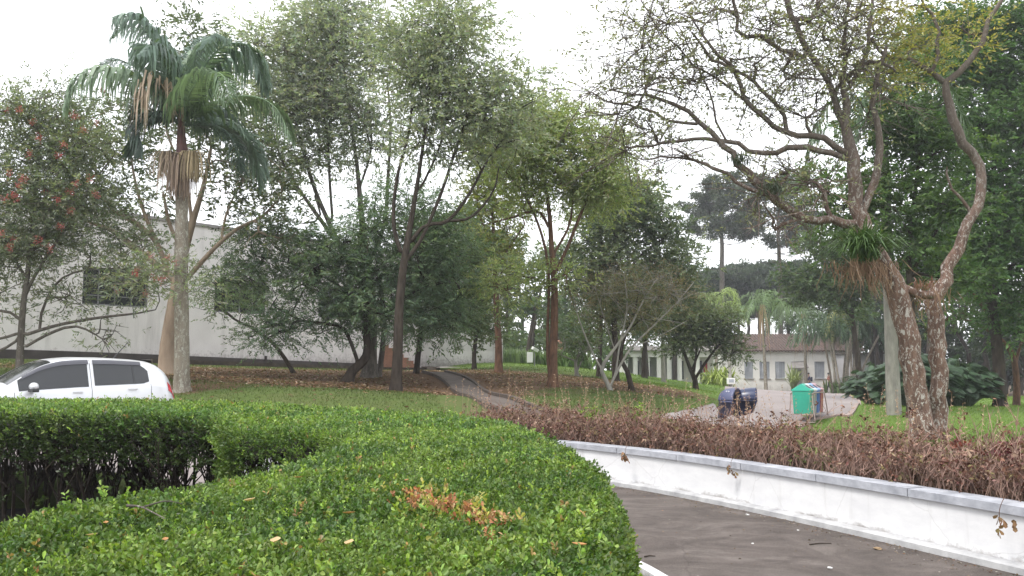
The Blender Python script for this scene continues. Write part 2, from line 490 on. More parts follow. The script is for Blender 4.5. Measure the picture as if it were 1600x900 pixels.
ground = qmesh('ground', np.stack([Xg, Yg, Zg], -1).reshape(-1, 3), Fg, m, col=colg, smooth=True)
ground['kind'] = 'structure'
_ZI = None
def gz(x, y):
    """height of the ground sheet itself"""
    th = math.degrees(math.atan2(x, y)); r = math.hypot(x, y); w = float(rw(th))
    if r < w + .1: return -.03
    z = tz(x, y)
    s = min(1, max(0, (-th - 17) / 3))
    return z * (1 - s) + z * s * min(1, max(0, (r - w - .12) / 2.6))

def sheet(name, poly, step, mat, lift, kind='structure', flatz=None):
    poly = np.asarray(poly, float)
    x0, y0 = poly.min(0); x1, y1 = poly.max(0)
    # densify the boundary
    B = []
    for i in range(len(poly)):
        a, c = poly[i], poly[(i + 1) % len(poly)]; k = max(1, int(np.linalg.norm(c - a) / step))
        for t in range(k): B.append(a + (c - a) * t / k)
    nb = len(B)
    def inside(x, y):
        s = False
        for i in range(nb):
            a, c = B[i], B[i - 1]
            if (a[1] > y) != (c[1] > y) and x < (c[0] - a[0]) * (y - a[1]) / (c[1] - a[1]) + a[0]: s = not s
        return s
    pts = [Vector((float(p[0]), float(p[1]))) for p in B]
    BA = np.array(B)
    for x in np.arange(x0 + step * .5, x1, step):
        for y in np.arange(y0 + step * .5, y1, step):
            if inside(x, y) and np.min(np.hypot(BA[:, 0] - x, BA[:, 1] - y)) > step * .5: pts.append(Vector((float(x), float(y))))
    r = delaunay_2d_cdt(pts, [(i, (i + 1) % nb) for i in range(nb)], [list(range(nb))], 1, 1e-5)
    vs = r[0]; me = bpy.data.meshes.new(name)
    me.from_pydata([(v.x, v.y, (flatz if flatz is not None else gz(v.x, v.y) + lift)) for v in vs], [], [tuple(f) for f in r[2]])
    me.materials.append(mat)
    for p in me.polygons: p.use_smooth = True
    me.update()
    if len(me.polygons) and me.polygons[0].normal.z < 0: me.flip_normals()
    o = link(bpy.data.objects.new(name, me)); o['kind'] = kind
    return o, B

# driveway asphalt: brown-grey, blotchy, with pale worn sweeps
m, nt, b, o = nmat('asphalt_drive')
f1 = noise(nt, .95, 8, .68, (1, 1.3, 1), 1.6); f2 = noise(nt, 60, 4, .7); f3 = noise(nt, 3.2, 6, .65, None, .6)
c = ramp(nt, f1, [(.36, (.07, .057, .051)), (.5, (.145, .12, .108)), (.64, (.26, .225, .205))])
c = mix(nt, .5, c, ramp(nt, f3, [(.35, (.04, .034, .03)), (.62, (.12, .1, .09))]))
c = mix(nt, .35, c, ramp(nt, f2, [(.35, (.03, .027, .025)), (.6, (.12, .1, .09)), (.75, (.26, .24, .22))]))
ge = N(nt, 'ShaderNodeNewGeometry'); vo = N(nt, 'ShaderNodeTexVoronoi', feature='DISTANCE_TO_EDGE'); vo.inputs['Scale'].default_value = .5; nzv = N(nt, 'ShaderNodeTexNoise'); nzv.inputs['Scale'].default_value = 2.5; nzv.inputs['Detail'].default_value = 7
nt.links.new(ge.outputs['Position'], nzv.inputs['Vector']); nt.links.new(mix(nt, .25, ge.outputs['Position'], nzv.outputs['Color'], 'ADD'), vo.inputs['Vector'])
c = mix(nt, ramp(nt, vo.outputs['Distance'], [(.0, (.35, .35, .35)), (.006, (0, 0, 0))]), c, (.045, .038, .034))
f5 = noise(nt, 130, 3, .8); c = mix(nt, ramp(nt, f5, [(.64, (0, 0, 0)), (.7, (.8, .8, .8))]), c, (.26, .24, .22))
nt.links.new(c, b.inputs['Base Color']); b.inputs['Roughness'].default_value = .85; b.inputs['Specular IOR Level'].default_value = .25
bump(nt, b, mth(nt, 'ADD', f2, mth(nt, 'MULTIPLY', f5, .8)), .8, .01)
M_asph = m
pol = [(x, y) for x, y in WALL[:-1]] + [(-5, 11.2), (-14, 7.5), (-14, -8), (5, -8)]
sheet('driveway', pol, .8, M_asph, 0, flatz=0.0)

# reddish paving of the round road and of the car bay
m, nt, b, o = nmat('red_paving')
f1 = noise(nt, .3, 6, .6); f2 = noise(nt, 14, 6, .7)
c = mix(nt, .45, ramp(nt, f1, [(.35, (.19, .16, .155)), (.65, (.3, .26, .25))]), ramp(nt, f2, [(.3, (.16, .135, .13)), (.7, (.33, .29, .28))]))
nt.links.new(c, b.inputs['Base Color']); b.inputs['Roughness'].default_value = .85
bump(nt, b, f2, .4, .01)
M_pav = m
rp = [tuple(hit(*q)[:2]) for q in [(1312, 615), (1332, 621), (1345, 630), (1338, 641), (1305, 652), (1262, 665), (1220, 672), (1160, 672), (1100, 664), (1040, 655), (1034, 650), (1060, 645), (1090, 639), (1114, 632), (1126, 622)]]
road = cr([(23, 87.0), (28.5, 86), (31.5, 82)] + rp + [(19.0, 76)], 4)
_, RB = sheet('road', road[:-1], 1.1, M_pav, .035)
sheet('parking_bay', [(-19, 12.6), (-6, 12.5), (-4.45, 12.3), (-3.9, 14.2), (-3.2, 15.6), (-3.4, 17.6), (-19, 17.6)], .7, M_pav, .03)
M_conc = simple('old_concrete', (.3, .28, .26), (.13, .115, .1), 3, .9, .5)
M_kerb = simple('weathered_kerb', (.5, .5, .5), (.26, .26, .27), 4, .85, .5)
M_edge = simple('dark_edging', (.1, .075, .06), (.04, .03, .025), 5, .9, .5)

def sweep(name, path, prof, mat, parent=None, zf=None, closed=True, smooth=False):
    """profile [(offset to the right, z)] swept along a plan path"""
    P = np.asarray(path, float)[:, :2]; T = np.gradient(P, axis=0); T = unit(T); Nn = np.stack([T[:, 1], -T[:, 0]], -1)
    k = len(prof); V = []; Fc = []
    for i, (p, nn) in enumerate(zip(P, Nn)):
        z0 = 0 if zf is None else zf(p[0], p[1], i)
        for o_, z in prof: V.append((p[0] + nn[0] * o_, p[1] + nn[1] * o_, z0 + z))
    for i in range(len(P) - 1):
        for j in range(k if closed else k - 1):
            Fc.append((i * k + j, (i + 1) * k + j, (i + 1) * k + (j + 1) % k, i * k + (j + 1) % k))
    mb = MB(); mb.add(V, Fc + ([tuple(range(k)), tuple(range((len(P) - 1) * k, len(P) * k))[::-1]] if closed else []))
    return mb.build(name, mat, parent, smooth)
k_ = sweep('road_kerb', cr([(31.5, 82)] + rp[:8], 10), [(0, -.2), (0, .05), (.14, .05), (.14, -.2)], simple('pink_kerb', (.36, .27, .24), (.22, .17, .15), 3), zf=lambda x, y, i: gz(x, y) + .01)
k_['kind'] = 'structure'

# ------------------------------------------------------------------ white retaining wall round the forecourt
m, nt, b, o = nmat('white_wash')
ge = N(nt, 'ShaderNodeNewGeometry'); sx = N(nt, 'ShaderNodeSeparateXYZ'); nt.links.new(ge.outputs['Position'], sx.inputs[0])
low = mth(nt, 'SUBTRACT', 1.0, mth(nt, 'DIVIDE', sx.outputs[2], .27), True)
f1 = noise(nt, 2.2, 7, .7, (1, 1, 2.5)); f2 = noise(nt, 14, 6, .75)
st = mth(nt, 'ADD', mth(nt, 'MULTIPLY', low, .75), mth(nt, 'SUBTRACT', f1, .62))
st = mth(nt, 'ADD', st, mth(nt, 'MULTIPLY', mth(nt, 'SUBTRACT', f2, .5), .5))
stk = noise(nt, 5, 5, .7, (1, 1, .08)); base_ = mix(nt, ramp(nt, stk, [(.55, (0, 0, 0)), (.72, (.5, .5, .5))]), ramp(nt, f1, [(.3, (.6, .6, .615)), (.7, (.72, .72, .725))]), (.46, .45, .44))
vo = N(nt, 'ShaderNodeTexVoronoi', feature='DISTANCE_TO_EDGE'); vo.inputs['Scale'].default_value = .85; mpv = N(nt, 'ShaderNodeMapping'); nzv = N(nt, 'ShaderNodeTexNoise'); nzv.inputs['Scale'].default_value = 4; nzv.inputs['Detail'].default_value = 6
nt.links.new(ge.outputs['Position'], nzv.inputs['Vector']); nt.links.new(mix(nt, .12, ge.outputs['Position'], nzv.outputs['Color'], 'ADD'), vo.inputs['Vector'])
base_ = mix(nt, ramp(nt, vo.outputs['Distance'], [(.0, (.35, .35, .35)), (.005, (0, 0, 0))]), base_, (.35, .34, .33))
c = mix(nt, ramp(nt, st, [(.34, (0, 0, 0)), (.5, (1, 1, 1))]), base_, ramp(nt, f2, [(.3, (.14, .13, .12)), (.7, (.5, .48, .47))]))
nt.links.new(c, b.inputs['Base Color']); b.inputs['Roughness'].default_value = .8; bump(nt, b, f2, .3, .006)
M_wash = m
M_cop = simple('grey_coping', (.45, .46, .5), (.24, .25, .28), 5, .8, .5)
wt = thing('retaining_wall', 'low curved white retaining wall beside the brown asphalt driveway', 'wall', (3.42, 9.85, 0))
OFF = Vector((3.42, 9.85, 0))
def loc_sweep(name, path, prof, mat, par):
    o = sweep(name, path, prof, mat, par)
    o.data.transform(Matrix.Translation(-OFF)); return o
# right of travel direction (front to back) is outward for this path -> offsets are positive outside
loc_sweep('wall_body', WALL, [(0, -.05), (0, .475), (.2, .475), (.2, -.05)], M_wash, wt)
d = np.concatenate([[0], np.cumsum(np.linalg.norm(np.diff(WALL, axis=0), axis=1))])
for s0 in np.arange(0, d[-1] - .2, 1.25):
    ss = np.linspace(s0, min(s0 + 1.238, d[-1]), 5)
    pth = np.stack([np.interp(ss, d, WALL[:, 0]), np.interp(ss, d, WALL[:, 1])], -1)
    loc_sweep('coping_stone', pth, [(-.035, .478), (-.035, .558 + rng.normal() * .002), (.24, .56), (.24, .478)], M_cop, wt)
k_ = sweep('wall_kerb', WALL, [(-.13, -.02), (-.125, .055), (-.10, .07), (-.003, .075), (-.003, -.02)], M_kerb)
k_['kind'] = 'structure'
if True:  # check side: outward must be away from the driveway centre
    pass

# kerb round the hedge bed and its soil
BK = cr([(-3.4, 12.6), (-2, 12.6), (-.6, 11.7), (.2, 10.2), (.62, 8.9), (.93, 7.75), (1.1, 7.15), (1.27, 6.3), (1.33, 5.2), (1.3, 3.5), (1.2, 1.8), (1.0, .2), (.9, -2)], 8)
k_ = sweep('bed_kerb', BK, [(-.1, -.02), (-.1, .1), (.0, .1), (.02, -.02)], M_wash); k_['kind'] = 'structure'
M_soil = simple('dark_soil', (.05, .038, .028), (.018, .014, .01), 12, .95, .8, .03)
pol = [(x, y) for x, y in (BK - np.array([0.02, 0]))] + [(-14, -2), (-14, 10.6), (-8, 10.3), (-4.6, 11.6)]
sheet('bed_soil', pol, .6, M_soil, 0, flatz=0.03)

# white worn kerb paint line beside the bed
# ------------------------------------------------------------------ clipped box hedge
H = np.array([(-6.5, .75), (-3, .8), (0.0, .85), (.2, 1.5), (.25, 2.25), (.41, 3.2), (.49, 3.9), (.5, 5.2), (.33, 7), (-.07, 9.15), (-.75, 10.6), (-2.0, 11.4), (-3.5, 11.6), (-6, 12.2), (-8.2, 12.9), (-11.5, 13.8),
              (-11.5, 10.6), (-8, 9.7), (-5.4, 9.1), (-2.95, 8.6), (-2.6, 7.8), (-1.6, 7.45), (-1.28, 6.6), (-1.34, 5.86), (-1.5, 4.6), (-1.8, 3.9), (-1.95, 3.1), (-3.2, 2.75), (-6.5, 2.4)])
def poly_sd(X, Y, poly):
    """signed distance to a polygon: positive inside"""
    X = np.asarray(X); Y = np.asarray(Y); dm = np.full(X.shape, 1e9); ins = np.zeros(X.shape, bool)
    for i in range(len(poly)):
        a = poly[i]; c = poly[(i + 1) % len(poly)]; e = c - a
        t = np.clip(((X - a[0]) * e[0] + (Y - a[1]) * e[1]) / (e @ e), 0, 1)
        dm = np.minimum(dm, np.hypot(X - a[0] - t * e[0], Y - a[1] - t * e[1]))
        cond = (a[1] > Y) != (c[1] > Y)
        with np.errstate(divide='ignore', invalid='ignore'):
            xx = (c[0] - a[0]) * (Y - a[1]) / (c[1] - a[1]) + a[0]
        ins ^= cond & (X < xx)
    return np.where(ins, dm, -dm)
def lfn(X, Y, s, seed=0):
    """cheap smooth noise"""
    v = 0
    for k in range(4):
        a = seed * 1.7 + k * 2.1; f = s * (1.0 + .63 * k)
        v = v + np.sin(X * f * math.cos(a) + Y * f * math.sin(a) + a * 3) / (1 + k * .5)
    return v / 2.2
def sst(x, a, b):
    t = np.clip((x - a) / (b - a), 0, 1); return t * t * (3 - 2 * t)
def htop(X, Y):
    return 1.19 + .1 * sst(-X, 2.2, 3.6) * sst(Y, 6, 8) + .022 * lfn(X, Y, 2.2) + .012 * lfn(X, Y, 7, 3) - .04 * sst(-X, 0, 6) * sst(-Y, -4, 0)
hd = thing('hedge', 'clipped green box hedge in front, with a loop running back to the parked car', 'hedge', (-1, 5, 0))
parts = []; 
def hedge_pts(n, box, keep):
    X = rng.uniform(box[0], box[1], n); Y = rng.uniform(box[2], box[3], n)
    d_ = poly_sd(X, Y, H); k = (d_ > -.02) & keep(X, Y)
    return X[k], Y[k], d_[k]
zones = [  # box, sprigs per m2, leaf length, keep
    ((-2.7, .6, 1.3, 3.4), 4700, .0195, lambda X, Y: (np.abs(X) < .66 * Y + .25) & (Y < 3.4)),
    ((-3.6, .6, 3.4, 5.6), 2800, .0215, lambda X, Y: X > -.66 * Y - .3),
    ((-4.2, .6, 5.6, 8.2), 1700, .0255, lambda X, Y: X > -.66 * Y - .3),
    ((-11.5, .2, 8.2, 13.9), 850, .034, lambda X, Y: X > -.66 * Y - 1.0),
    ((-6.5, .3, .7, 2.8), 700, .036, lambda X, Y: (Y < 1.3) | (X < -2.7) | (np.abs(X) >= .66 * Y + .25)),
    ((-11.5, -5.5, 9.5, 14), 200, .05, lambda X, Y: X < -.66 * Y - 1.0)]
g1 = np.array([.058, .11, .024]); g2 = np.array([.165, .24, .048]); g3 = np.array([.05, .11, .035])
stray = []
for box, dens, ll, keep in zones:
    n = int((box[1] - box[0]) * (box[3] - box[2]) * dens)
    X, Y, dd = hedge_pts(n, box, keep)
    Rr = .16
    e = np.clip(1 - dd / Rr, 0, 1); drop = Rr * (1 - np.sqrt(np.clip(1 - e * e, 0, 1)))
    Z = htop(X, Y) - drop - rng.random(len(X)) ** 1.6 * .10 - .045
    n_ = len(X)
    # outward direction near the edge
    eps = .02
    gx = (poly_sd(X + eps, Y, H) - poly_sd(X - eps, Y, H)) / (2 * eps); gy = (poly_sd(X, Y + eps, H) - poly_sd(X, Y - eps, H)) / (2 * eps)
    D = np.stack([-gx * e * 1.4, -gy * e * 1.4, np.ones(n_)], -1) + rng.normal(size=(n_, 3)) * .38
    tt = np.clip(.42 + .38 * lfn(X, Y, 3.1, 5) + .34 * lfn(X, Y, 11, 9) + rng.normal(size=n_) * .22, 0, 1.15)
    col = g1 * (1 - tt)[:, None] + g2 * tt[:, None]
    bl = (lfn(X, Y, 1.7, 12) > .25)[:, None]; col = np.where(bl, col * .6 + g3 * .4, col)
    col = col * (1 + .25 * sst(Y, 5, 9))[:, None]; yl = rng.random(n_) < .05; col[yl] = np.array([.24, .34, .05])  # far top lightened: its brighter light is put into the leaf colour
    fresh = rng.random(n_) < .018; Z = Z + fresh * rng.random(n_) * .06; col[fresh] = np.array([.22, .32, .07])
    hole = (lfn(X, Y, 9, 21) + .6 * lfn(X, Y, 23, 31) > .95); Z = Z - hole * .07 * rng.random(n_)
    old = rng.random(n_) < .015; col[old] = np.array([.3, .2, .08])
    lsz = np.clip(.62 + .55 * rng.random(n_) + .18 * lfn(X, Y, 5, 17), .5, 1.5)
    # scorched patch
    ux = (X + .02) ; 
    v_ = leaves(np.stack([X, Y, Z], -1), D, col, ll, ll * .58, 9, ll * 2.6, .75, 0, fold=(Y.mean() < 6), up=.2, jit=.38, ls=lsz, colj=.22)
    parts.append(v_)
# side faces
B = []
for i in range(len(H)):
    a, c_ = H[i], H[(i + 1) % len(H)]; B.append((a, c_))
for a, c_ in B:
    L = np.linalg.norm(c_ - a); mid = (a + c_) / 2; dist = np.hypot(*mid)
    nrm = np.array([(c_ - a)[1], -(c_ - a)[0]]) / L
    if poly_sd(np.array([mid[0] + nrm[0] * .05]), np.array([mid[1] + nrm[1] * .05]), H)[0] > 0: nrm = -nrm
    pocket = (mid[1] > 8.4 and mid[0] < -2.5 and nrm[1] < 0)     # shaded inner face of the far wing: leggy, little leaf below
    back = (mid[0] < -1.6 and nrm[1] > .5 and mid[1] > 10)
    far = dist > 6.5
    dens = (620 if far else 2300) if dist < 9 else 500
    ll = .0225 if dist < 5 else (.028 if dist < 8 else .038)
    if mid[0] < -6.6 and not pocket: dens = 150
    n = int(L * 1.15 * dens)
    s = rng.random(n); z = rng.random(n)
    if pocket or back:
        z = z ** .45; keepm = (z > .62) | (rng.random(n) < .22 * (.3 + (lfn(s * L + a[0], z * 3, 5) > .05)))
        s = s[keepm]; z = z[keepm]; n = len(s)
    else: z = .04 + .96 * z ** .85
    P2 = a + (c_ - a) * s[:, None] - nrm * (rng.random(n) ** 1.5 * .14)[:, None] - nrm * .01
    wob = .03 * lfn(s * L + a[0], z * 2.0, 4, 2)[:, None] - .07 * (1 - z)[:, None]
    P2 = P2 + nrm * wob
    top = htop(P2[:, 0], P2[:, 1]) - .07
    P = np.stack([P2[:, 0], P2[:, 1], z * top], -1)
    D = np.concatenate([np.tile(nrm * 1.0, (n, 1)), np.full((n, 1), .75)], 1) + rng.normal(size=(n, 3)) * .4
    tt = np.clip(.35 + rng.normal(size=n) * .25, 0, 1)
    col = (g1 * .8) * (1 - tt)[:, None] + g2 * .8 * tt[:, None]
    if pocket: col = col * np.array([.55, .55, .7])  # shade below the overhang painted into these leaf colours
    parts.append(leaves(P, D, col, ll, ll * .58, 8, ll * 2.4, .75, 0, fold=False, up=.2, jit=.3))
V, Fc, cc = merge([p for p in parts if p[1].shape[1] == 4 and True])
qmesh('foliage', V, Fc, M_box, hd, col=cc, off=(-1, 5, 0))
# dark core standing in for the shade between leaves, and the stems
M_inner = simple('hedge_dark_core', (.035, .032, .018), (.012, .013, .008), 20, .95, 1.0, .03)
hs = []
r2 = np.random.default_rng(5)
sk = Skel()
def in_h(n, inset=.1):
    X = r2.uniform(-9.5, .6, n); Y = r2.uniform(1.2, 13, n); d_ = poly_sd(X, Y, H); k = (d_ > inset) & (X > -.72 * Y - .6)
    return np.stack([X[k], Y[k]], -1), d_[k]
pt, dd = in_h(1500, .12)
for (x, y), q in zip(pt, dd):
    if y < 8 and (q < .3 or r2.random() < .5): continue
    zt = float(htop(x, y)) - .12
    a = sk.add((x, y, gz(x, y) if y > 11 else .0), -1, .017 + .012 * r2.random())
    p = np.array([x, y, 0.]); 
    tops = [a]
    p1 = np.array([x + r2.normal() * .05, y + r2.normal() * .05, zt * (.22 + .15 * r2.random())])
    b_ = sk.add(p1, a, .014 + .008 * r2.random())
    for q_ in range(4):
        p2 = p1 + np.array([r2.normal() * .13, r2.normal() * .13, zt * .3]); c1_ = sk.add(p2, b_)
        for w in range(3):
            p3 = p2 + np.array([r2.normal() * .12, r2.normal() * .12, zt * .26]); c2_ = sk.add(p3, c1_)
            sk.add(p3 + np.array([r2.normal() * .08, r2.normal() * .08, min(.12, zt - p3[2])]), c2_)
V, Fc = sk.mesh(.0045)
qmesh('stems', V, Fc, B_dark, hd, off=(-1, 5, 0))
# dark core sheet just beneath the clipped surface, inner shade put into its colour
st = .12
gx_, gy_ = np.meshgrid(np.arange(-11.4, .6, st), np.arange(.8, 13.9, st), indexing='ij')
dd = poly_sd(gx_, gy_, H); ok = dd > .13
zz = htop(gx_, gy_) - .17 - .05 * r2.random(gx_.shape) - .15 * np.clip(1 - (dd - .1) / .15, 0, 1)
idx = np.arange(gx_.size).reshape(gx_.shape)
q = ok[:-1, :-1] & ok[1:, :-1] & ok[:-1, 1:] & ok[1:, 1:]
Fc = np.stack([idx[:-1, :-1][q], idx[1:, :-1][q], idx[1:, 1:][q], idx[:-1, 1:][q]], -1)
o = qmesh('dark_core', np.stack([gx_, gy_, zz], -1).reshape(-1, 3), Fc, M_inner, hd, off=(-1, 5, 0), smooth=True)
s_ = o.modifiers.new('s', 'SOLIDIFY'); s_.thickness = .05
def on_hedge(px, py):
    Y = 3.0
    for _ in range(25):
        w = U(px, py, Y); e = w[2] - float(htop(np.array(w[0]), np.array(w[1])))
        Y *= 1 + e / (EYE - 1.2) * .8
    return U(px, py, Y)
# scorched brown patch of the hedge
pk = []
for px, py, n, s in [(660, 785, 55, .035), (690, 790, 60, .04), (715, 793, 55, .035), (735, 802, 40, .03), (752, 812, 28, .03), (775, 818, 22, .03), (785, 808, 12, .02), (625, 772, 12, .02), (632, 785, 8, .02), (770, 835, 10, .02), (650, 775, 15, .03)]:
    n = int(n * .42); w = on_hedge(px, py); pk.append(w + rng.normal(size=(n, 3)) * np.array([s, s * 1.5, .012]) + np.array([0, 0, -.02]))
pk = np.concatenate(pk); 
pe = pk[rng.random(len(pk)) < .5] + rng.normal(size=(int((rng.random(1)[0] * 0) + 1), 3)) * 0; pe = pe + rng.normal(size=pe.shape) * [.07, .09, .012]
V, Fc, cc = leaves(pe, rng.normal(size=(len(pe), 3)) * .5 + np.array([0, 0, 1]), np.tile([.34, .32, .08], (len(pe), 1)) * (.6 + .6 * rng.random((len(pe), 1))), .024, .013, 5, .05, .7, 0, fold=True, jit=.35)
qmesh('yellowing_leaves', V, Fc, M_box, hd, col=cc, off=(-1, 5, 0))
tt = rng.random(len(pk))[:, None]
V, Fc, cc = leaves(pk, rng.normal(size=(len(pk), 3)) * .5 + np.array([0, 0, 1]), np.array([.3, .12, .055]) * (1 - tt) + np.array([.46, .28, .16]) * tt, .021, .0125, 6, .038, .7, 0, fold=True, jit=.35)
qmesh('scorched_leaves', V, Fc, M_dry, hd, col=cc, off=(-1, 5, 0))
# loose dry leaves and a twig lying on the hedge
dl = [('curled orange dry leaf lying on the hedge left of the scorched patch', 545, 807, .05, .3), ('long tan dry leaf lying on the hedge at upper left of the scorched patch', 390, 787, .07, 1.2),
      ('small tan dry leaf lying low on the hedge near the bottom of the picture', 545, 856, .07, 1.5), ('pale curled leaf on the hedge towards its lower left', 143, 842, .04, .8),
      ('brown dry leaf lying on the hedge by the bottom left', 258, 850, .05, 2.0), ('long straw coloured leaf lying on the hedge under the scorched patch, farther left', 430, 853, .08, 1.7), ('rust coloured dry leaf near the right edge of the hedge', 905, 858, .05, 2.6),
      ('short brown leaf lying on the hedge between the twig and the scorched patch', 635, 755, .05, 1.4), ('orange leaf lying on the hedge just below the twig', 165, 823, .045, 2.1), ('dull brown leaf on the hedge near its left pocket', 465, 750, .05, .2)]
for lb, px, py, s, a in dl:
    w = on_hedge(px, py); k = 9; V = []; Fq = []
    for i in range(k):
        t = i / (k - 1); wd = s * .2 * math.sin(PI * (.06 + .9 * t)); x = (t - .5) * s; z = .35 * s * (t - .5) ** 2 * 4 * .3
        V += [(x, -wd, z + wd * .7), (x, 0, z), (x, wd, z + wd * .5)]
    for i in range(k - 1):
        for j in (0, 1): Fq.append((i * 3 + j, i * 3 + j + 1, i * 3 + j + 4, i * 3 + j + 3))
    V = np.array(V); ca, sa = math.cos(a), math.sin(a); V = np.stack([V[:, 0] * ca - V[:, 1] * sa, V[:, 0] * sa + V[:, 1] * ca, V[:, 2]], -1)
    cl = np.array([.38, .2, .09]) if 'pale' not in lb and 'straw' not in lb and 'tan' not in lb else np.array([.5, .36, .2])
    o = qmesh('dry_leaf', V, np.array(Fq), M_dry, col=np.tile(cl, (len(V), 1)), smooth=True); o.location = w + np.array([0, 0, .012]); tag(o, lb, 'leaf', 'dry leaves lying on the hedge')
tw_ = thing('twig', 'thin forked dead twig lying on top of the hedge at left', 'twig', on_hedge(235, 800))
mb = MB(); a0 = on_hedge(198, 796); a1 = on_hedge(258, 815); a2 = on_hedge(222, 801); a3 = on_hedge(285, 792); ctr = on_hedge(235, 800)
mb.tube(cr([a0 - ctr + (0, 0, .015), a2 - ctr + (0, 0, .02), a1 - ctr + (0, 0, .01)], 4), np.linspace(.006, .002, 9), 6)
mb.tube(cr([a2 - ctr + (0, 0, .02), (a2 + a3) / 2 - ctr + (0, .02, .03), a3 - ctr + (0, 0, .012)], 4), np.linspace(.004, .0015, 9), 6)
mb.build('branch', B_grey, tw_, True)

# ------------------------------------------------------------------ dried planting along the wall
ws = d
def along(s, off):
    i = np.clip(np.searchsorted(ws, s) - 1, 0, len(WALL) - 2); t = (s - ws[i]) / (ws[i + 1] - ws[i])
    p = WALL[i] * (1 - t)[:, None] + WALL[i + 1] * t[:, None]; T = unit(WALL[i + 1] - WALL[i]); nn = np.stack([T[:, 1], -T[:, 0]], -1)
    return p + nn * off[:, None]
smax = ws[-1]
def along_bed(n, o0, o1, r):
    s = r.uniform(9.0, smax - 2.2, int(n * 1.4)); n = len(s)
    p = along(s, r.uniform(o0, o1, n)); k = p[:, 0] / p[:, 1] > -.03 + .02 * r.normal(size=n); return p[k], s[k]
r3 = np.random.default_rng(21)
VV = []; FF = []; bb = 0
LP = []; LD = []; LC = []; 
P2, s_ = along_bed(3700, .24, 1.75, r3)
hh = .21 + .13 * np.clip((10 - P2[:, 1]) / 4, 0, 1) + .10 * lfn(P2[:, 0], P2[:, 1], 4.4, 4) + .12 * r3.random(len(P2))
hh *= .62 + .3 * (r3.random(len(P2)) > .5) + .35 * r3.random(len(P2))
hh *= np.where(r3.random(len(P2)) < .2, 1.65, 1.0)
stem_c = []
for (x, y), h in zip(P2, hh):
    z0 = gz(x, y); lean = r3.normal(size=2) * .42 * h
    P = np.array([[x, y, z0 - .02], [x + lean[0] * .4, y + lean[1] * .4, z0 + h * .5], [x + lean[0] + r3.normal() * .02, y + lean[1], z0 + h]])
    v, f = tube_np(P, np.array([.006, .005, .003]), 3); VV.append(v); FF.append(f + bb); bb += len(v)
    stem_c.append(np.tile(np.array([.3, .2, .16]) * (.5 + .7 * r3.random()), (len(v), 1)))
    for q in range(3):
        t = .35 + .6 * r3.random(); a = P[0] * (1 - t) + P[2] * t; e = a + np.array([r3.normal() * .08, r3.normal() * .08, .08 + .1 * r3.random()])
        v, f = tube_np(np.array([a, (a + e) / 2 + r3.normal(size=3) * .01, e]), np.array([.004, .003, .002]), 3); VV.append(v); FF.append(f + bb); bb += len(v)
        stem_c.append(np.tile(np.array([.34, .22, .18]) * (.5 + .7 * r3.random()), (len(v), 1)))
        LP.append(e); LD.append([r3.normal() * .5, r3.normal() * .5, .1])
    LP.append(P[2]); LD.append([lean[0], lean[1], .3]); LP.append(P[1]); LD.append([r3.normal(), r3.normal(), .2])
LP = np.array(LP); LD = np.array(LD)
pal = np.array([[.19, .1, .075], [.27, .17, .13], [.13, .065, .05], [.38, .26, .2], [.2, .16, .08]])
ci = r3.choice(5, len(LP), p=[.3, .2, .28, .1, .12]); LC = pal[ci] * .85
# greener undergrowth towards the near right end
grn = (lfn(LP[:, 0], LP[:, 1], 1.6, 8) + (8 - LP[:, 1]) * .22 > .0) & (r3.random(len(LP)) < .55)
LC[grn] = np.array([.14, .16, .06])
kp = r3.random(len(LP)) < .22 + .5 * (lfn(LP[:, 0], LP[:, 1], 3.3, 6) > .1); LP, LD, LC = LP[kp], LD[kp], LC[kp]
L1 = leaves(LP, LD, LC, .05, .024, 5, .07, .9, .9, fold=False, up=.0, jit=.6, r=r3, colj=.3)
grn = MB()
qmesh('dry_stems_tmp', np.concatenate(VV), np.concatenate(FF), M_dry, col=np.concatenate(stem_c))
bpy.data.objects['dry_stems_tmp'].name = 'dried_bedding_stems'
tag(bpy.data.objects['dried_bedding_stems'], 'pinkish brown dead stems standing in the bed behind the white wall', 'dead stems', kind='stuff')
o = qmesh('dried_bedding', L1[0], L1[1], M_dry, col=L1[2]); tag(o, 'withered reddish brown bedding plants behind the low white wall', 'dead plants', kind='stuff')
# tall wispy dry seed stalks
VV = []; FF = []; bb = 0; LP = []; LD = []
P2, _ = along_bed(110, .5, 2.3, r3)
P3 = []
for px in range(690, 1250, 19):
    w = U(px + r3.normal() * 6, 640, 16.0 + r3.normal() * .4); P3.append([w[0], w[1]])
for x, y in np.concatenate([P2, np.array(P3)]):
    h = .55 + .5 * r3.random(); z0 = gz(x, y); ln = r3.normal(size=2) * .08
    P = cr([[x, y, z0 - .02], [x + ln[0] * .3, y + ln[1] * .3, z0 + h * .5], [x + ln[0], y + ln[1], z0 + h]], 3)
    v, f = tube_np(P, np.linspace(.003, .0014, len(P)), 3); VV.append(v); FF.append(f + bb); bb += len(v)
    for t in np.linspace(.55, 1, 9):
        LP.append(P[0] * (1 - t) + P[-1] * t + r3.normal(size=3) * .008); LD.append([r3.normal() * .6, r3.normal() * .6, .6])
Vs = np.concatenate(VV); L2 = leaves(np.array(LP), np.array(LD), np.tile([.42, .29, .21], (len(LP), 1)), .022, .011, 4, .03, .8, 0, r=r3)
V, Fc, cc = merge([(Vs, np.concatenate(FF), np.tile([.38, .26, .19], (len(Vs), 1))), L2])
o = qmesh('dry_seed_stalks', V, Fc, M_dry, col=cc); tag(o, 'thin pale seed stalks rising above the withered bed', 'dry grass', kind='stuff')
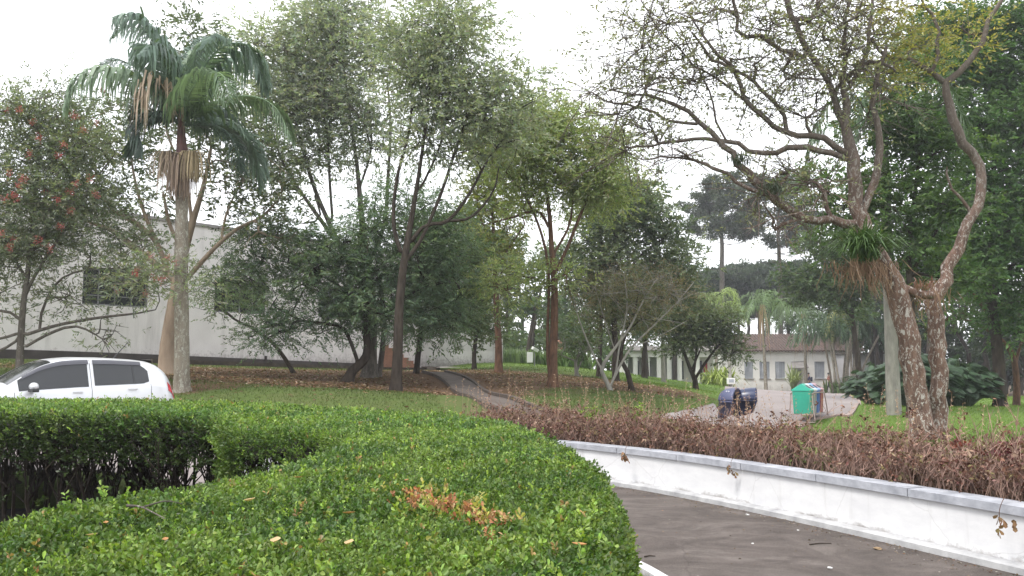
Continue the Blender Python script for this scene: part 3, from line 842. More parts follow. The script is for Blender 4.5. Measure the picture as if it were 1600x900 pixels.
# a few plants that can be told apart
def small_plant(name, label, cat, px, py, Y, h, w, c1, c2, L=.06, n=160, mat=None, seed=1, k=6):
    r = np.random.default_rng(seed); p = U(px, py, Y); base = np.array([p[0], p[1], gz(p[0], p[1])]); t = thing(name, label, cat, base)
    sk = Skel(); P = []
    for _ in range(9):
        a = sk.add((r.normal() * .04, r.normal() * .04, -.02), -1, .008); e = np.array([r.normal() * w * .45, r.normal() * w * .45, h * (.6 + .4 * r.random())])
        b_ = sk.add(e * np.array([.4, .4, .55]), a, .006); sk.add(e, b_, .004); P.append(e); P.append(e * np.array([.7, .7, .75]))
    V, Fc = sk.mesh(); qmesh('stem', V, Fc, B_red, t)
    P = np.array(P)[r.integers(0, len(P), n)] + r.normal(size=(n, 3)) * w * .17
    P[:, 2] = np.abs(P[:, 2])
    tt = r.random((n, 1)); V, Fc, cc = leaves(P, r.normal(size=(n, 3)) + [0, 0, .8], np.array(c1) * (1 - tt) + np.array(c2) * tt, L, L * .6, k, L * 1.3, .9, .4, r=r)
    qmesh('foliage', V, Fc, mat or M_leaf, t, col=cc)
    return t
small_plant('coleus', 'dark wine red leafy plant at the right end of the withered bed', 'plant', 1565, 700, 8.9, .42, .3, (.12, .02, .03), (.2, .04, .045), .07, 120, seed=3)
small_plant('coleus', 'small wine red plant beside the lichen spotted trunks in the withered bed', 'plant', 1490, 700, 9.5, .4, .24, (.12, .025, .03), (.24, .07, .05), .06, 90, seed=4)
small_plant('weed', 'fresh green weed poking out of the withered bed near the path', 'plant', 1005, 655, 14.0, .62, .16, (.16, .26, .05), (.28, .36, .08), .05, 60, seed=5)
small_plant('weed', 'yellow green weed in the withered bed near its left end', 'plant', 925, 660, 14.8, .55, .13, (.16, .26, .05), (.28, .36, .08), .05, 40, seed=6)
# trailing dead leaves that hang over the wall
for lb, px, py, Y, n in [('little dead leaf cluster hanging over the coping in the middle of the wall', 1143, 722, 10.95, 4), ('dead trailing leaf hanging over the coping by the right edge', 1562, 800, 7.55, 4), ('brown dead shoot drooping over the coping near the hedge', 978, 702, 12.65, 7)]:
    p = U(px, py, Y); t = thing('dead_shoot', lb, 'dead shoot', p); r = np.random.default_rng(px)
    mb = MB(); mb.tube(cr([[.28, .3, .12], [.1, .1, .1], [0, 0, .02], [-.01, -.01, -.06]], 4), .003, 5); mb.build('stem', B_red, t)
    P = r.normal(size=(n, 3)) * .03 + [-.02, -.03, -.05]
    V, Fc, cc = leaves(P, np.tile([0, 0, -1.], (n, 1)), np.tile([.2, .12, .07], (n, 1)), .055, .035, 4, .04, .8, .6, fold=True, r=r); qmesh('foliage', V, Fc, M_dry, t, col=cc)

# grass blades and scattered litter on the lawns
r4 = np.random.default_rng(31)
n = 130000
Y = 12.5 * (60 / 12.5) ** (r4.random(n)); X = Y * r4.uniform(-.64, .64, n)
def mask_at(X, Y):
    l = np.zeros_like(X)
    for px, py, Y0, s in [(400, 590, 28.5, 3.2), (500, 592, 29, 4), (590, 595, 28.5, 3.6), (640, 605, 26.5, 2.6), (560, 600, 26, 2.4), (720, 590, 38, 4), (800, 592, 36, 4.5), (870, 598, 32, 4), (960, 602, 33, 3.5), (1010, 605, 33, 2.6), (800, 605, 30, 2.5), (330, 582, 29, 3), (130, 575, 26, 2.5), (900, 592, 38, 4), (740, 583, 42, 4)]:
        w = U(px, py, Y0); s *= .72 if px > 760 else 1; l += (.75 if px > 700 else 1) * np.exp(-((X - w[0]) ** 2 + (Y - w[1]) ** 2) / (2 * s * s) * 1.5)
    return l
lm_ = mask_at(X, Y)
RBp = np.array(RB); ndm = poly_sd(X, Y, RBp) < -.15
PATH = cr([hit(678, 583)[:2], hit(722, 603)[:2], hit(765, 624)[:2], hit(805, 643)[:2], (1.3, 16.4)], 8)
pdist = np.min(np.hypot(X[:, None] - PATH[None, ::2, 0], Y[:, None] - PATH[None, ::2, 1]), 1) > 1.4
Rr = np.hypot(X, Y); wd = rw(np.degrees(np.arctan2(X, Y)))
okp = ndm & pdist & (Rr > wd + 1.6) & ~((X < -3) & (Y < 18)) & ~(((Y - 31.3) * .77 - (X + 18.8) * .64 > -1.6) & (X < -3.5))
gk = okp & (r4.random(n) > np.clip(lm_ * .8, 0, .8))
Xa, Ya = X[gk], Y[gk]; Za = terr(Xa, Ya)
sz = .03 + .0012 * Ya
ba = np.stack([Xa, Ya, Za - .01], -1); n1 = len(Xa)
an = r4.random(n1) * PI; wv = np.stack([np.cos(an), np.sin(an), np.zeros(n1)], -1) * (sz * .22)[:, None]
tip = ba + np.stack([r4.normal(size=n1) * .4, r4.normal(size=n1) * .4, np.full(n1, 1.)], -1) * sz[:, None]
V = np.stack([ba - wv, ba + wv, tip], 1).reshape(-1, 3)
lushk = np.clip((Ya - 42) / 12, 0, 1) + (Xa > 5)
cg = np.array([.085, .115, .033]) * (1 - np.clip(lushk, 0, 1))[:, None] + np.array([.14, .215, .045]) * np.clip(lushk, 0, 1)[:, None]
cg = cg * (.7 + .6 * r4.random((n1, 1)))
o = qmesh('lawn_grass', V, np.arange(n1 * 3).reshape(-1, 3), M_grass, col=np.repeat(cg, 3, 0)); tag(o, 'short mown grass of the park lawn', 'grass', kind='stuff')
n = 60000
Y = 17 * (50 / 17) ** (r4.random(n)); X = Y * r4.uniform(-.64, .3, n); lm_ = mask_at(X, Y)
pdist = np.min(np.hypot(X[:, None] - PATH[None, ::2, 0], Y[:, None] - PATH[None, ::2, 1]), 1) > 1.0
k = (r4.random(n) < np.clip(lm_ * .45, .03, 1)) & (Y < 48) & pdist & ~((X < -3) & (Y < 18)) & ~(((Y - 31.3) * .77 - (X + 18.8) * .64 > -1.4) & (X < -3.5))
Xa, Ya = X[k], Y[k]; P = np.stack([Xa, Ya, terr(Xa, Ya) + .015], -1); pal = np.array([[.17, .1, .06], [.24, .16, .1], [.11, .065, .04], [.4, .32, .24]])
cl = pal[r4.choice(4, len(P), p=[.4, .3, .22, .08])]
V, Fc, cc = leaves(P, r4.normal(size=(len(P), 3)) * [1, 1, .05], cl, .1, .055, 1, .02, .2, 0, up=1.6, jit=.1, r=r4)
o = qmesh('fallen_leaves', V, Fc, M_dry, col=cc); tag(o, 'brown fallen leaves strewn under the trees', 'fallen leaves', kind='stuff')

# footpath across the lawn with dark edging
def ribbon(name, path, hw, lift, mat, dz=0):
    P = np.asarray(path)[:, :2]; T = unit(np.gradient(P, axis=0)); nn = np.stack([T[:, 1], -T[:, 0]], -1); V = []; Fc = []
    ks = 5
    for p, q in zip(P, nn):
        for o_ in np.linspace(-hw, hw, ks): V.append((p[0] + q[0] * o_, p[1] + q[1] * o_, max(gz(p[0] + q[0] * o_, p[1] + q[1] * o_), gz(p[0], p[1]) - .03) + lift))
    for i in range(len(P) - 1):
        for j in range(ks - 1): Fc.append((i * ks + j, (i + 1) * ks + j, (i + 1) * ks + j + 1, i * ks + j + 1))
    o = qmesh(name, np.array(V), np.array(Fc)[:, ::-1], mat); o['kind'] = 'structure'; return o
M_path = simple('path_concrete', (.12, .095, .082), (.065, .05, .042), 2.5, .9, .5)
ribbon('footpath', PATH, .44, .05, M_path)
for s in (-1, 1):
    k_ = sweep('path_kerb', PATH, [(s * .46 - .05, -.1), (s * .46 - .05, .11), (s * .46 + .05, .11), (s * .46 + .05, -.1)], M_edge, zf=lambda x, y, i: gz(x, y)); k_['kind'] = 'structure'

# ------------------------------------------------------------------ large pale building at left
A = np.array([-24.5, 24.4]); Bq = np.array([-5.2, 47.7]); ux = unit(Bq - A); LB = np.linalg.norm(Bq - A); nb_ = np.array([ux[1], -ux[0]])   # towards the viewer
ZT = 8.0
m, nt, b, o = nmat('pale_plaster')
ge = N(nt, 'ShaderNodeNewGeometry'); sx = N(nt, 'ShaderNodeSeparateXYZ'); nt.links.new(ge.outputs['Position'], sx.inputs[0])
f1 = noise(nt, .6, 6, .65); f2 = noise(nt, 1.6, 6, .7, (1, 1, .12)); f3 = noise(nt, 8, 5, .7)
c = ramp(nt, f1, [(.3, (.71, .67, .66)), (.7, (.84, .8, .79))])
c = mix(nt, ramp(nt, f2, [(.52, (0, 0, 0)), (.75, (.45, .45, .45))]), c, (.33, .3, .29))
low = mth(nt, 'SUBTRACT', 1.0, mth(nt, 'DIVIDE', mth(nt, 'SUBTRACT', sx.outputs[2], 2.0), .9), True)
st = mth(nt, 'ADD', mth(nt, 'MULTIPLY', low, .5), mth(nt, 'SUBTRACT', f3, .35))
c = mix(nt, ramp(nt, st, [(.4, (0, 0, 0)), (.7, (.7, .7, .7))]), c, (.3, .26, .25))
nt.links.new(c, b.inputs['Base Color']); b.inputs['Roughness'].default_value = .9; bump(nt, b, f3, .2, .01)
M_plast = m
M_plinth = simple('dark_plinth', (.09, .075, .07), (.045, .038, .035), 2, .9, .4)
M_glassd = simple('dark_glass', (.035, .038, .04), (.02, .022, .024), 1, .12, 0)
M_whitef = simple('grey_white_frame', (.26, .26, .26), (.16, .16, .16), 4, .6, 0)
M_brick = None
m, nt, b, o = nmat('terracotta_tiles')
ge = N(nt, 'ShaderNodeNewGeometry'); bt = N(nt, 'ShaderNodeTexBrick'); mp = N(nt, 'ShaderNodeMapping'); mp.inputs['Rotation'].default_value = (PI / 2, 0, 0)
nt.links.new(ge.outputs['Position'], mp.inputs[0]); nt.links.new(mp.outputs[0], bt.inputs[0])
bt.inputs['Color1'].default_value = (.3, .13, .07, 1); bt.inputs['Color2'].default_value = (.22, .095, .055, 1); bt.inputs['Mortar'].default_value = (.13, .08, .06, 1)
bt.inputs['Scale'].default_value = 3.2; bt.inputs['Mortar Size'].default_value = .03
c = mix(nt, .5, bt.outputs[0], ramp(nt, noise(nt, 3, 6, .7), [(.3, (.16, .075, .045)), (.7, (.36, .18, .11))]))
nt.links.new(c, b.inputs['Base Color']); b.inputs['Roughness'].default_value = .7
M_terra = m
hall = thing('hall_building', 'large pale plastered building with high windows behind the trees at left', 'building', (A[0], A[1], 2.0), math.atan2(ux[1], ux[0]))
# local frame: x along the front, y back into the building, z up from 2.0
DEPTH = 14.0
zb = lambda s: gz(*(A + ux * s)) - 2.0
wins = []
for s_px in (10.5,): pass
s0 = (33.5 - 24.4) / ux[1]
for kx in range(-1, 5):
    wins.append((s0 + 5.75 * kx, s0 + 5.75 * kx + 2.7))
mb = MB()
# wall with real openings
z1, z2 = 2.25, 3.78
xs = [0]
for a_, b_ in wins: xs += [a_, b_]
xs.append(LB)
T_ = .25
for i in range(len(xs) - 1):
    a_, b_ = xs[i], xs[i + 1]
    if i % 2 == 0: mb.box((a_, 0, -1.2), (b_, T_, ZT - 2))
    else:
        mb.box((a_, 0, -1.2), (b_, T_, z1)); mb.box((a_, 0, z2), (b_, T_, ZT - 2))
mb.box((0, T_, -1.2), (T_, DEPTH, ZT - 2)); mb.box((LB - T_, T_, -1.2), (LB, DEPTH, ZT - 2)); mb.box((T_, DEPTH - T_, -1.2), (LB - T_, DEPTH, ZT - 2))
mb.build('wall', M_plast, hall)
mb = MB(); mb.box((-.08, -.08, ZT - 1.997), (LB + .08, DEPTH + .08, ZT - 1.86)); mb.build('roof', simple('roof_edge', (.33, .31, .3), (.18, .17, .16), 2), hall)
# plinth follows the ground
V = []; 
mb = MB(); ss = np.linspace(0, LB, 26)
for i in range(25):
    a_, b_ = ss[i], ss[i + 1]; h0 = zb(a_) + .34; h1 = zb(b_) + .34
    v = [(a_, -.05, -1.2), (b_, -.05, -1.2), (b_, -.003, -1.2), (a_, -.003, -1.2), (a_, -.05, h0), (b_, -.05, h1), (b_, -.003, h1), (a_, -.003, h0)]
    mb.add(v, [(0, 1, 5, 4), (4, 5, 6, 7)])
mb.build('plinth', M_plinth, hall)
for wi, (a_, b_) in enumerate(wins):
    f = MB(); y0, y1 = .09, .15
    f.box((a_, y0, z1), (b_, y1, z1 + .06)); f.box((a_, y0, z2 - .06), (b_, y1, z2)); f.box((a_, y0, z1 + .06), (a_ + .06, y1, z2 - .06)); f.box((b_ - .06, y0, z1 + .06), (b_, y1, z2 - .06))
    for kx in range(1, 4):
        xx = a_ + (b_ - a_) * kx / 4; f.box((xx - .02, y0, z1 + .06), (xx + .02, y1, z2 - .06))
    f.box((a_ + .06, y0 + .01, z2 - .42), (b_ - .06, y1 - .01, z2 - .385)); f.box((a_ + .06, y0 + .01, z1 + .38), (b_ - .06, y1 - .01, z1 + .415))
    fr = f.build('window', M_whitef, hall)
    g_ = MB()
    # upper leaves swung outwards
    Mx = Matrix.Translation((0, y0 - .02, z2 - .1)) @ Matrix.Rotation(math.radians(-28 if wi % 2 == 0 else -18), 4, 'X')
    g_.box((a_ + .08, y1 + .003, z1 + .05), (b_ - .08, y1 + .013, z2 - .05)); g_.build('pane', M_glassd, fr)
    g_ = MB()
    for kx in range(4):
        xa = a_ + (b_ - a_) * kx / 4 + .04; xb = a_ + (b_ - a_) * (kx + 1) / 4 - .04
        g_.box((xa, -.012, -.3), (xb, .0, -.262), Mx); g_.box((xa, -.012, -.02), (xb, .0, .0), Mx)
    g_.build('open_sash', M_whitef, fr)
s_p = (U(415, 560, 40)[0] - A[0]) / ux[0]
tpx = 415; 
# solve where the column x=415 meets the front
kx = (tpx - 800) / F; t_ = (kx * A[1] * 1.0 - A[0]) / (ux[0] - kx * ux[1]); 
mb = MB(); zb0 = zb(t_); mb.tube([(t_, -.09, zb0 + .5), (t_, -.09, 2.0), (t_, -.09, ZT - 2.1)], .055, 10); mb.build('downpipe', simple('white_pipe', (.7, .68, .67), (.5, .48, .47), 3), hall)
mb = MB(); mb.tube([(t_, -.09, zb0 + .25), (t_, -.09, zb0 + .5)], .065, 10); mb.build('pipe_shoe', M_plinth, hall)
# stairs of terracotta tile up to the end of the front
st_ = thing('outside_stairs', 'terracotta tiled steps against the end of the pale building', 'stairs', (0, 0, 0))
e_ = U(655, 577, 46.6); zst = gz(e_[0], e_[1])
ok_ = Matrix.Translation((e_[0], e_[1] - .4, zst)) @ Matrix.Rotation(math.atan2(ux[1], ux[0]) * .35, 4, 'Z')
st_.matrix_world = ok_
mb = MB()
for i in range(8): mb.box((-.27 * (i + 1) - .0, 0, -.3), (-.27 * i, 1.3, .34 + .17 * i))
mb.box((-4.0, 0, -.3), (-.27 * 8, 1.3, .34 + .17 * 8)); mb.build('steps', M_terra, st_)
# short pale end wall behind the stairs
ew = thing('stair_wall', 'tan stained plaster end wall rising behind the terracotta steps', 'wall', (0, 0, 0)); ew.matrix_world = ok_
mb = MB(); mb.box((-4.0, 1.35, -.6), (.0, 1.6, 6.3)); mb.build('wall_body', simple('tan_plaster', (.5, .44, .4), (.36, .3, .26), 1.2, .9, .2), ew)
# walkway along the front
fl = [A + ux * s + nb_ * .75 for s in np.linspace(14, LB + .5, 20)]; fl.append(np.array([U(703, 582, 44.5)[0], 44.3]))
fl = cr(fl, 3)
ribbon('walkway', fl, .7, .12, M_conc)
k_ = sweep('walkway_kerb', fl, [(.7, -.25), (.7, .155), (.82, .155), (.82, -.25)], M_edge, zf=lambda x, y, i: gz(x, y)); k_['kind'] = 'structure'

# white wall / low building far back in the gap
fw = thing('white_garden_wall', 'long low white wall far back beyond the stairs, seen under the trees', 'wall', (0, 0, 0))
a_ = U(640, 563, 68); b2 = U(772, 567, 72); mb = MB()
zlo = min(a_[2], b2[2]); dd_ = unit(b2 - a_)
mbx = MB(); L_ = np.linalg.norm((b2 - a_)[:2]); fw.matrix_world = Matrix.Translation(a_) @ Matrix.Rotation(math.atan2(b2[1] - a_[1], b2[0] - a_[0]), 4, 'Z')
mbx.box((-14, 0, -1.0), (L_, .25, 1.35)); mbx.build('wall_body', simple('far_white', (.66, .66, .68), (.5, .5, .52), .8), fw)
mbx = MB(); mbx.box((-14, -.04, 1.353), (L_ + .04, .29, 1.45)); mbx.build('coping', M_conc, fw)
mbx = MB(); mbx.box((2.0, -.4, .0), (2.9, -.005, .55)); mbx.build('utility_box', M_plinth, fw)

# ------------------------------------------------------------------ long white building at right
YB = 89.0; pm = PM(YB)
x0 = U(1128, 610, YB)[0]; x1 = U(1345, 610, YB)[0]; ze = U(1200, 547, YB)[2]; zg = -.9
M_wb = None
m, nt, b, o = nmat('cream_wash')
ge = N(nt, 'ShaderNodeNewGeometry'); sx = N(nt, 'ShaderNodeSeparateXYZ'); nt.links.new(ge.outputs['Position'], sx.inputs[0])
f1 = noise(nt, .8, 6, .7); f3 = noise(nt, 3, 6, .75, (1, 1, .4))
low = mth(nt, 'SUBTRACT', 1.0, mth(nt, 'DIVIDE', mth(nt, 'ADD', sx.outputs[2], .5), 1.5), True)
st = mth(nt, 'ADD', mth(nt, 'MULTIPLY', low, .45), mth(nt, 'SUBTRACT', f3, .45))
c = mix(nt, ramp(nt, st, [(.3, (0, 0, 0)), (.6, (.6, .6, .6))]), ramp(nt, f1, [(.3, (.72, .7, .66)), (.7, (.84, .82, .78))]), (.42, .4, .38))
nt.links.new(c, b.inputs['Base Color']); b.inputs['Roughness'].default_value = .9
M_wb = m
M_shut = simple('grey_shutter', (.36, .38, .42), (.27, .29, .32), 2, .7, 0)
M_roof = simple('old_roof_tiles', (.12, .075, .06), (.05, .036, .032), 1.6, .9, .8, .05, (1, 1, 1))
wbld = thing('long_building', 'long cream white building with grey shutters and brown tiled roof beyond the round road', 'building', (x0, YB, zg))
X_ = lambda px: (px - 800) / F * YB / 1.0 * (CP - 0) / CP - x0
def XL(px): return U(px, 580, YB)[0] - x0
def ZL(py): return U(1200, py, YB)[2] - zg
xe = XL(1345)
ops = [(1163.5, 1177), (1187, 1203), (1211.5, 1227), (1241, 1252.5), (1273, 1289)]
ops = [(XL(a), XL(b)) for a, b in ops]; zw0, zw1 = ZL(591.5), ZL(565)
mb = MB(); xs = [0]
for a_, b_ in ops: xs += [a_, b_]
xs.append(xe)
for i in range(len(xs) - 1):
    a_, b_ = xs[i], xs[i + 1]
    if i % 2 == 0: mb.box((a_, 0, -1), (b_, .3, ZL(547)))
    else:
        isd = (i // 2 == 3)
        if not isd: mb.box((a_, 0, -1), (b_, .3, zw0))
        mb.box((a_, 0, zw1 if not isd else ZL(575)), (b_, .3, ZL(547)))
mb.box((0, .3, -1), (.3, 12, ZL(547))); mb.box((xe - .3, .3, -1), (xe, 12, ZL(547)))
mb.build('wall', M_wb, wbld)
for i, (a_, b_) in enumerate(ops):
    if i == 3:
        q = MB(); q.box((a_, .1, -1), (b_, .16, ZL(575))); dr = q.build('door', simple('grey_door', (.4, .4, .38), (.3, .3, .28), 2), wbld)
        q = MB(); q.ell((a_ + .15, .07, .9 + .9), (.04, .04, .04), 8, 6); q.build('handle', M_plinth, dr); continue
    q = MB(); n_ = 6
    for k in range(n_):
        xa = a_ + (b_ - a_) * k / n_; xb = a_ + (b_ - a_) * (k + 1) / n_
        q.box((xa + .01, .12 + .02 * (k % 2), zw0), (xb - .01, .17, zw1))
    sh = q.build('window', M_shut, wbld)
    q = MB(); q.box((a_ - .06, -.08, zw0 - .09), (b_ + .06, -.003, zw0 - .003)); q.build('sill', M_conc, sh)
# tiled gable roof
q = MB(); e0, e1 = -.5, .25; zr0, zr1 = ZL(547), ZL(532) + .9
nrow = 90
V = []; Fq = []
L0, L1_ = -.4, xe + .4
xs_ = np.linspace(L0, L1_, nrow * 4 + 1)
for x in xs_:
    z = .05 * math.cos(x * 2 * PI / .32) if True else 0
    V += [(x, -.55, zr0 - .02 + z), (x, 5.2, zr1 + z), (x, 12, zr0 - .02 + z)]
for i in range(len(xs_) - 1):
    for j in (0, 1): Fq.append((i * 3 + j, (i + 1) * 3 + j, (i + 1) * 3 + j + 1, i * 3 + j + 1))
mbr = MB(); mbr.add(V, Fq); rf = mbr.build('roof', M_roof, wbld); s_ = rf.modifiers.new('s', 'SOLIDIFY'); s_.thickness = .12; s_.offset = -1
# lean-to canopy over the door
q = MB(); ax0, ax1 = XL(1225.5), XL(1258); zc = ZL(575)
q.add([(ax0, -1.7, zc - .05), (ax1 - .2, -1.7, zc + .1), (ax1, 0, zc + .75), (ax0 + .7, 0, zc + .65), (ax0, -1.7, zc - .15), (ax1 - .2, -1.7, zc), (ax1, 0, zc + .6), (ax0 + .7, 0, zc + .5)],
      [(0, 1, 2, 3), (7, 6, 5, 4), (0, 4, 5, 1), (1, 5, 6, 2), (3, 7, 4, 0), (2, 6, 7, 3)]); q.build('door_canopy', simple('weathered_sheet', (.25, .23, .22), (.13, .12, .11), 2), wbld)
# recessed wing with white porch columns at left
wing = thing('porch_building', 'white porch with square columns seen between the tree trunks', 'building', (U(975, 600, 84)[0], 84, -.6))
bx = U(975, 600, 84)[0]
def XW(px): return U(px, 580, 84)[0] - bx
zt_ = U(1000, 549, 84)[2] + .6
q = MB(); q.box((XW(972), 3.2, -1), (XW(1131), 3.5, zt_ + .1)); q.box((XW(972), .3, -1), (XW(972) + .3, 3.2, zt_)); q.box((XW(1060), .3, -1), (XW(1060) + .3, 3.2, zt_)); q.build('wall', M_wb, wing)
q = MB(); q.box((XW(970), -.15, zt_ - .55), (XW(1128), 3.6, zt_ - .003)); q.build('lintel', M_wb, wing)
q = MB(); zq = zt_; q.add([(XW(968), -.6, zq), (XW(1131), -.6, zq), (XW(1131), 4, zq + .5), (XW(968), 4, zq + .5), (XW(968), -.6, zq + .12), (XW(1131), -.6, zq + .12), (XW(1131), 4, zq + .62), (XW(968), 4, zq + .62)], [(0, 3, 2, 1), (4, 5, 6, 7), (0, 1, 5, 4), (1, 2, 6, 5), (2, 3, 7, 6), (3, 0, 4, 7)]); q.build('roof', M_conc, wing)
for px in (978, 993, 1012, 1030, 1046, 1062, 1090, 1118):
    q = MB(); q.box((XW(px) - .22, 0, -1), (XW(px) + .22, .38, zt_ - .553)); q.build('column', M_wb, wing)
for a_, b_ in ((983, 989), (997, 1006), (1018, 1025), (1066, 1078), (1096, 1108)):
    q = MB(); q.box((XW(a_), 3.1, 1.2), (XW(b_), 3.19, zt_ - .9)); q.build('window', M_glassd, wing)
q = MB(); q.box((XW(1110), 2.9, 1.9), (XW(1116), 3.0, 2.9)); q.build('notice_board', simple('red_board', (.5, .05, .05), (.4, .04, .04), 2), wing)
# outbuilding behind the palm clump, shade of this side put into its grey
ob = thing('outbuilding', 'plain grey shaded wall of an outbuilding right of the palm clump', 'building', (U(1338, 612, 82)[0], 82, -.8))
q = MB(); q.box((0, 0, -1), (4.2, 5, U(1350, 553, 82)[2] + .8)); q.build('wall', simple('shade_toned_wall', (.42, .41, .42), (.32, .31, .32), 1), ob)
q = MB(); q.box((-.2, -.3, U(1350, 553, 82)[2] + .803), (4.4, 5.3, U(1350, 553, 82)[2] + .95)); q.build('roof', M_plinth, ob)

# terracotta pillar in the far bed
pp = U(873, 578, 58); pt_ = thing('terracotta_pillar', 'weathered orange terracotta pillar behind the twin dark trunk', 'pillar', (pp[0], pp[1], gz(pp[0], pp[1])))
mb = MB(); mb.lathe([(.36, -.1), (.34, .5), (.3, .9), (.33, 1.3), (.27, 1.55), (.18, 1.75), (.05, 1.85)], 14, (0, 0, 0)); mb.build('shaft', simple('terracotta', (.36, .16, .1), (.24, .1, .06), 3), pt_, True)
# small white meter box and floodlight on a post
pp = U(833, 575, 50); z_ = gz(pp[0], pp[1]); pl = thing('floodlight_post', 'grey post carrying a white box and a small floodlight in the far green bed', 'floodlight', (pp[0], pp[1], z_))
h1 = U(833, 550, 50)[2] - z_
mb = MB(); mb.tube([(.08, 0, -.1), (.08, 0, h1)], .035, 8); mb.build('post', M_whitef, pl)
mb = MB(); mb.box((-.36, -.14, h1 - .62), (-.02, .06, h1 - .02)); mb.build('box', simple('white_box', (.8, .8, .8), (.7, .7, .7), 3, .5, 0), pl, bev=.02)
mb = MB(); mb.box((-.2, -.15, -.09), (.2, .08, .09), Matrix.Translation((.1, 0, h1 + .16)) @ Matrix.Rotation(.5, 4, 'Y') @ Matrix.Rotation(.5, 4, 'Z')); mb.build('lamp_head', simple('white_lamp', (.8, .8, .8), (.72, .72, .72), 3, .4, 0), pl, bev=.02)
# concrete pole with a meter box in front of the long building
pp = U(1141, 612, 66); z_ = gz(pp[0], pp[1]); po = thing('utility_pole', 'slim white concrete pole with a meter box in front of the long building', 'pole', (pp[0], pp[1], z_))
mb = MB(); hp = U(1141, 497, 66)[2] - z_; mb.tube([(0, 0, -.2), (0, 0, hp)], [.15, .1], 10); mb.build('shaft', B_pale, po)
zbx = U(1141, 595, 66)[2] - z_
mb = MB(); mb.box((-.3, -.42, zbx - .25), (.3, -.13, zbx + .22)); bxo = mb.build('meter_box', simple('meter_white', (.78, .77, .74), (.6, .6, .58), 3, .5, 0), po, bev=.02)
mb = MB(); mb.box((-.18, -.43, zbx - .12), (.2, -.423, zbx + .12)); mb.build('box_window', M_shut, bxo)
# reddish bench left of the pole
pp = U(1126, 611, 76); z_ = gz(pp[0], pp[1]); be = thing('bench', 'reddish brown bench by the wall left of the meter pole', 'bench', (pp[0], pp[1], z_))
M_bw = simple('bench_wood', (.3, .15, .11), (.2, .09, .065), 5)
for n_, lo, hi in (('seat', (-.95, -.25, .44), (.95, .2, .5)), ('backrest', (-.95, .2, .55), (.95, .25, .95)), ('leg', (-.8, -.2, -.05), (-.7, .2, .437)), ('leg', (.7, -.2, -.05), (.8, .2, .437)), ('back_support', (-.05, .255, .1), (.05, .3, .95))):
    q = MB(); q.box(lo, hi); q.build(n_, M_bw, be, bev=.01)

# ------------------------------------------------------------------ trees
GR = dict(L=.13, W=.05, k=7, sl=.28, c1=(.06, .085, .045), c2=(.125, .155, .085))
def lf(**k): d_ = dict(GR); d_.update(k); return d_

# bottlebrush with red flowers, far left
bb_leaf = lf(L=.12, W=.035, k=8, c1=(.1, .12, .085), c2=(.19, .21, .15), spread=.7)
tb, base, cen, r_ = tree('bottlebrush_tree', 'grey green tree sprinkled with red flowers at the far left, behind the car', 'tree', 22,
    [[(30, 583, 7), (32, 540, 6), (36, 480, 5.5), (44, 420, 5), (52, 340, 4), (60, 250, 3), (66, 180, 2)],
     [(34, 525, 4.5), (90, 508, 4), (150, 497, 3.5), (210, 490, 2.5), (243, 484, 1.5)],
     [(34, 545, 4), (80, 520, 4), (120, 510, 3), (160, 530, 2), (172, 545, 1.3)],
     [(30, 530, 4), (0, 548, 3.5), (-40, 560, 3)], [(32, 520, 4), (-10, 530, 3), (-60, 520, 2)],
     [(36, 470, 4.5), (55, 430, 4), (100, 360, 3), (150, 280, 2), (180, 240, 1.5)], [(44, 440, 4), (10, 380, 3), (-20, 300, 2)],
     [(60, 500, 3.5), (90, 440, 3), (150, 420, 2), (250, 425, 1.5)]],
    [(20, 260, 90, 80), (60, 190, 60, 50), (120, 240, 70, 55), (80, 320, 90, 60), (-30, 350, 80, 90), (150, 320, 60, 50), (40, 400, 60, 45), (110, 380, 60, 40),
     (190, 440, 50, 25), (250, 425, 45, 35, -1.5), (100, 150, 35, 25), (10, 180, 50, 40), (160, 520, 18, 12), (100, 460, 40, 20), (10, 460, 40, 30), (200, 380, 35, 25)],
    bb_leaf, B_grey, seed=2, lai=1.15, cd=1.5)
r_ = np.random.default_rng(3)
fp = []
for px, py in [(10, 170), (30, 172), (50, 190), (45, 240), (90, 242), (15, 272), (35, 278), (40, 280), (28, 290), (70, 300), (110, 300), (118, 288), (150, 305), (90, 312), (20, 305), (8, 310), (110, 330), (118, 180), (130, 203), (162, 140), (115, 182), (150, 192),
               (95, 353), (80, 388), (2, 365), (15, 387), (22, 375), (60, 376), (235, 398), (215, 420), (250, 436), (262, 402), (272, 410), (228, 460), (255, 438), (240, 432), (212, 428), (185, 455), (60, 215), (100, 226), (140, 280), (26, 310)]:
    w = U(px, py, 20.3 + r_.normal() * .3); fp.append(w)
fp = np.array(fp)
P = np.repeat(fp, 34, 0) + r_.normal(size=(len(fp) * 34, 3)) * [.045, .045, .05]
V, Fc, cc = leaves(P, r_.normal(size=(len(P), 3)), np.tile([.42, .09, .1], (len(P), 1)), .045, .011, 2, .02, .8, 0, r=r_, colj=.25)
qmesh('flowers', V, Fc, M_flower, tb, col=cc, off=base)

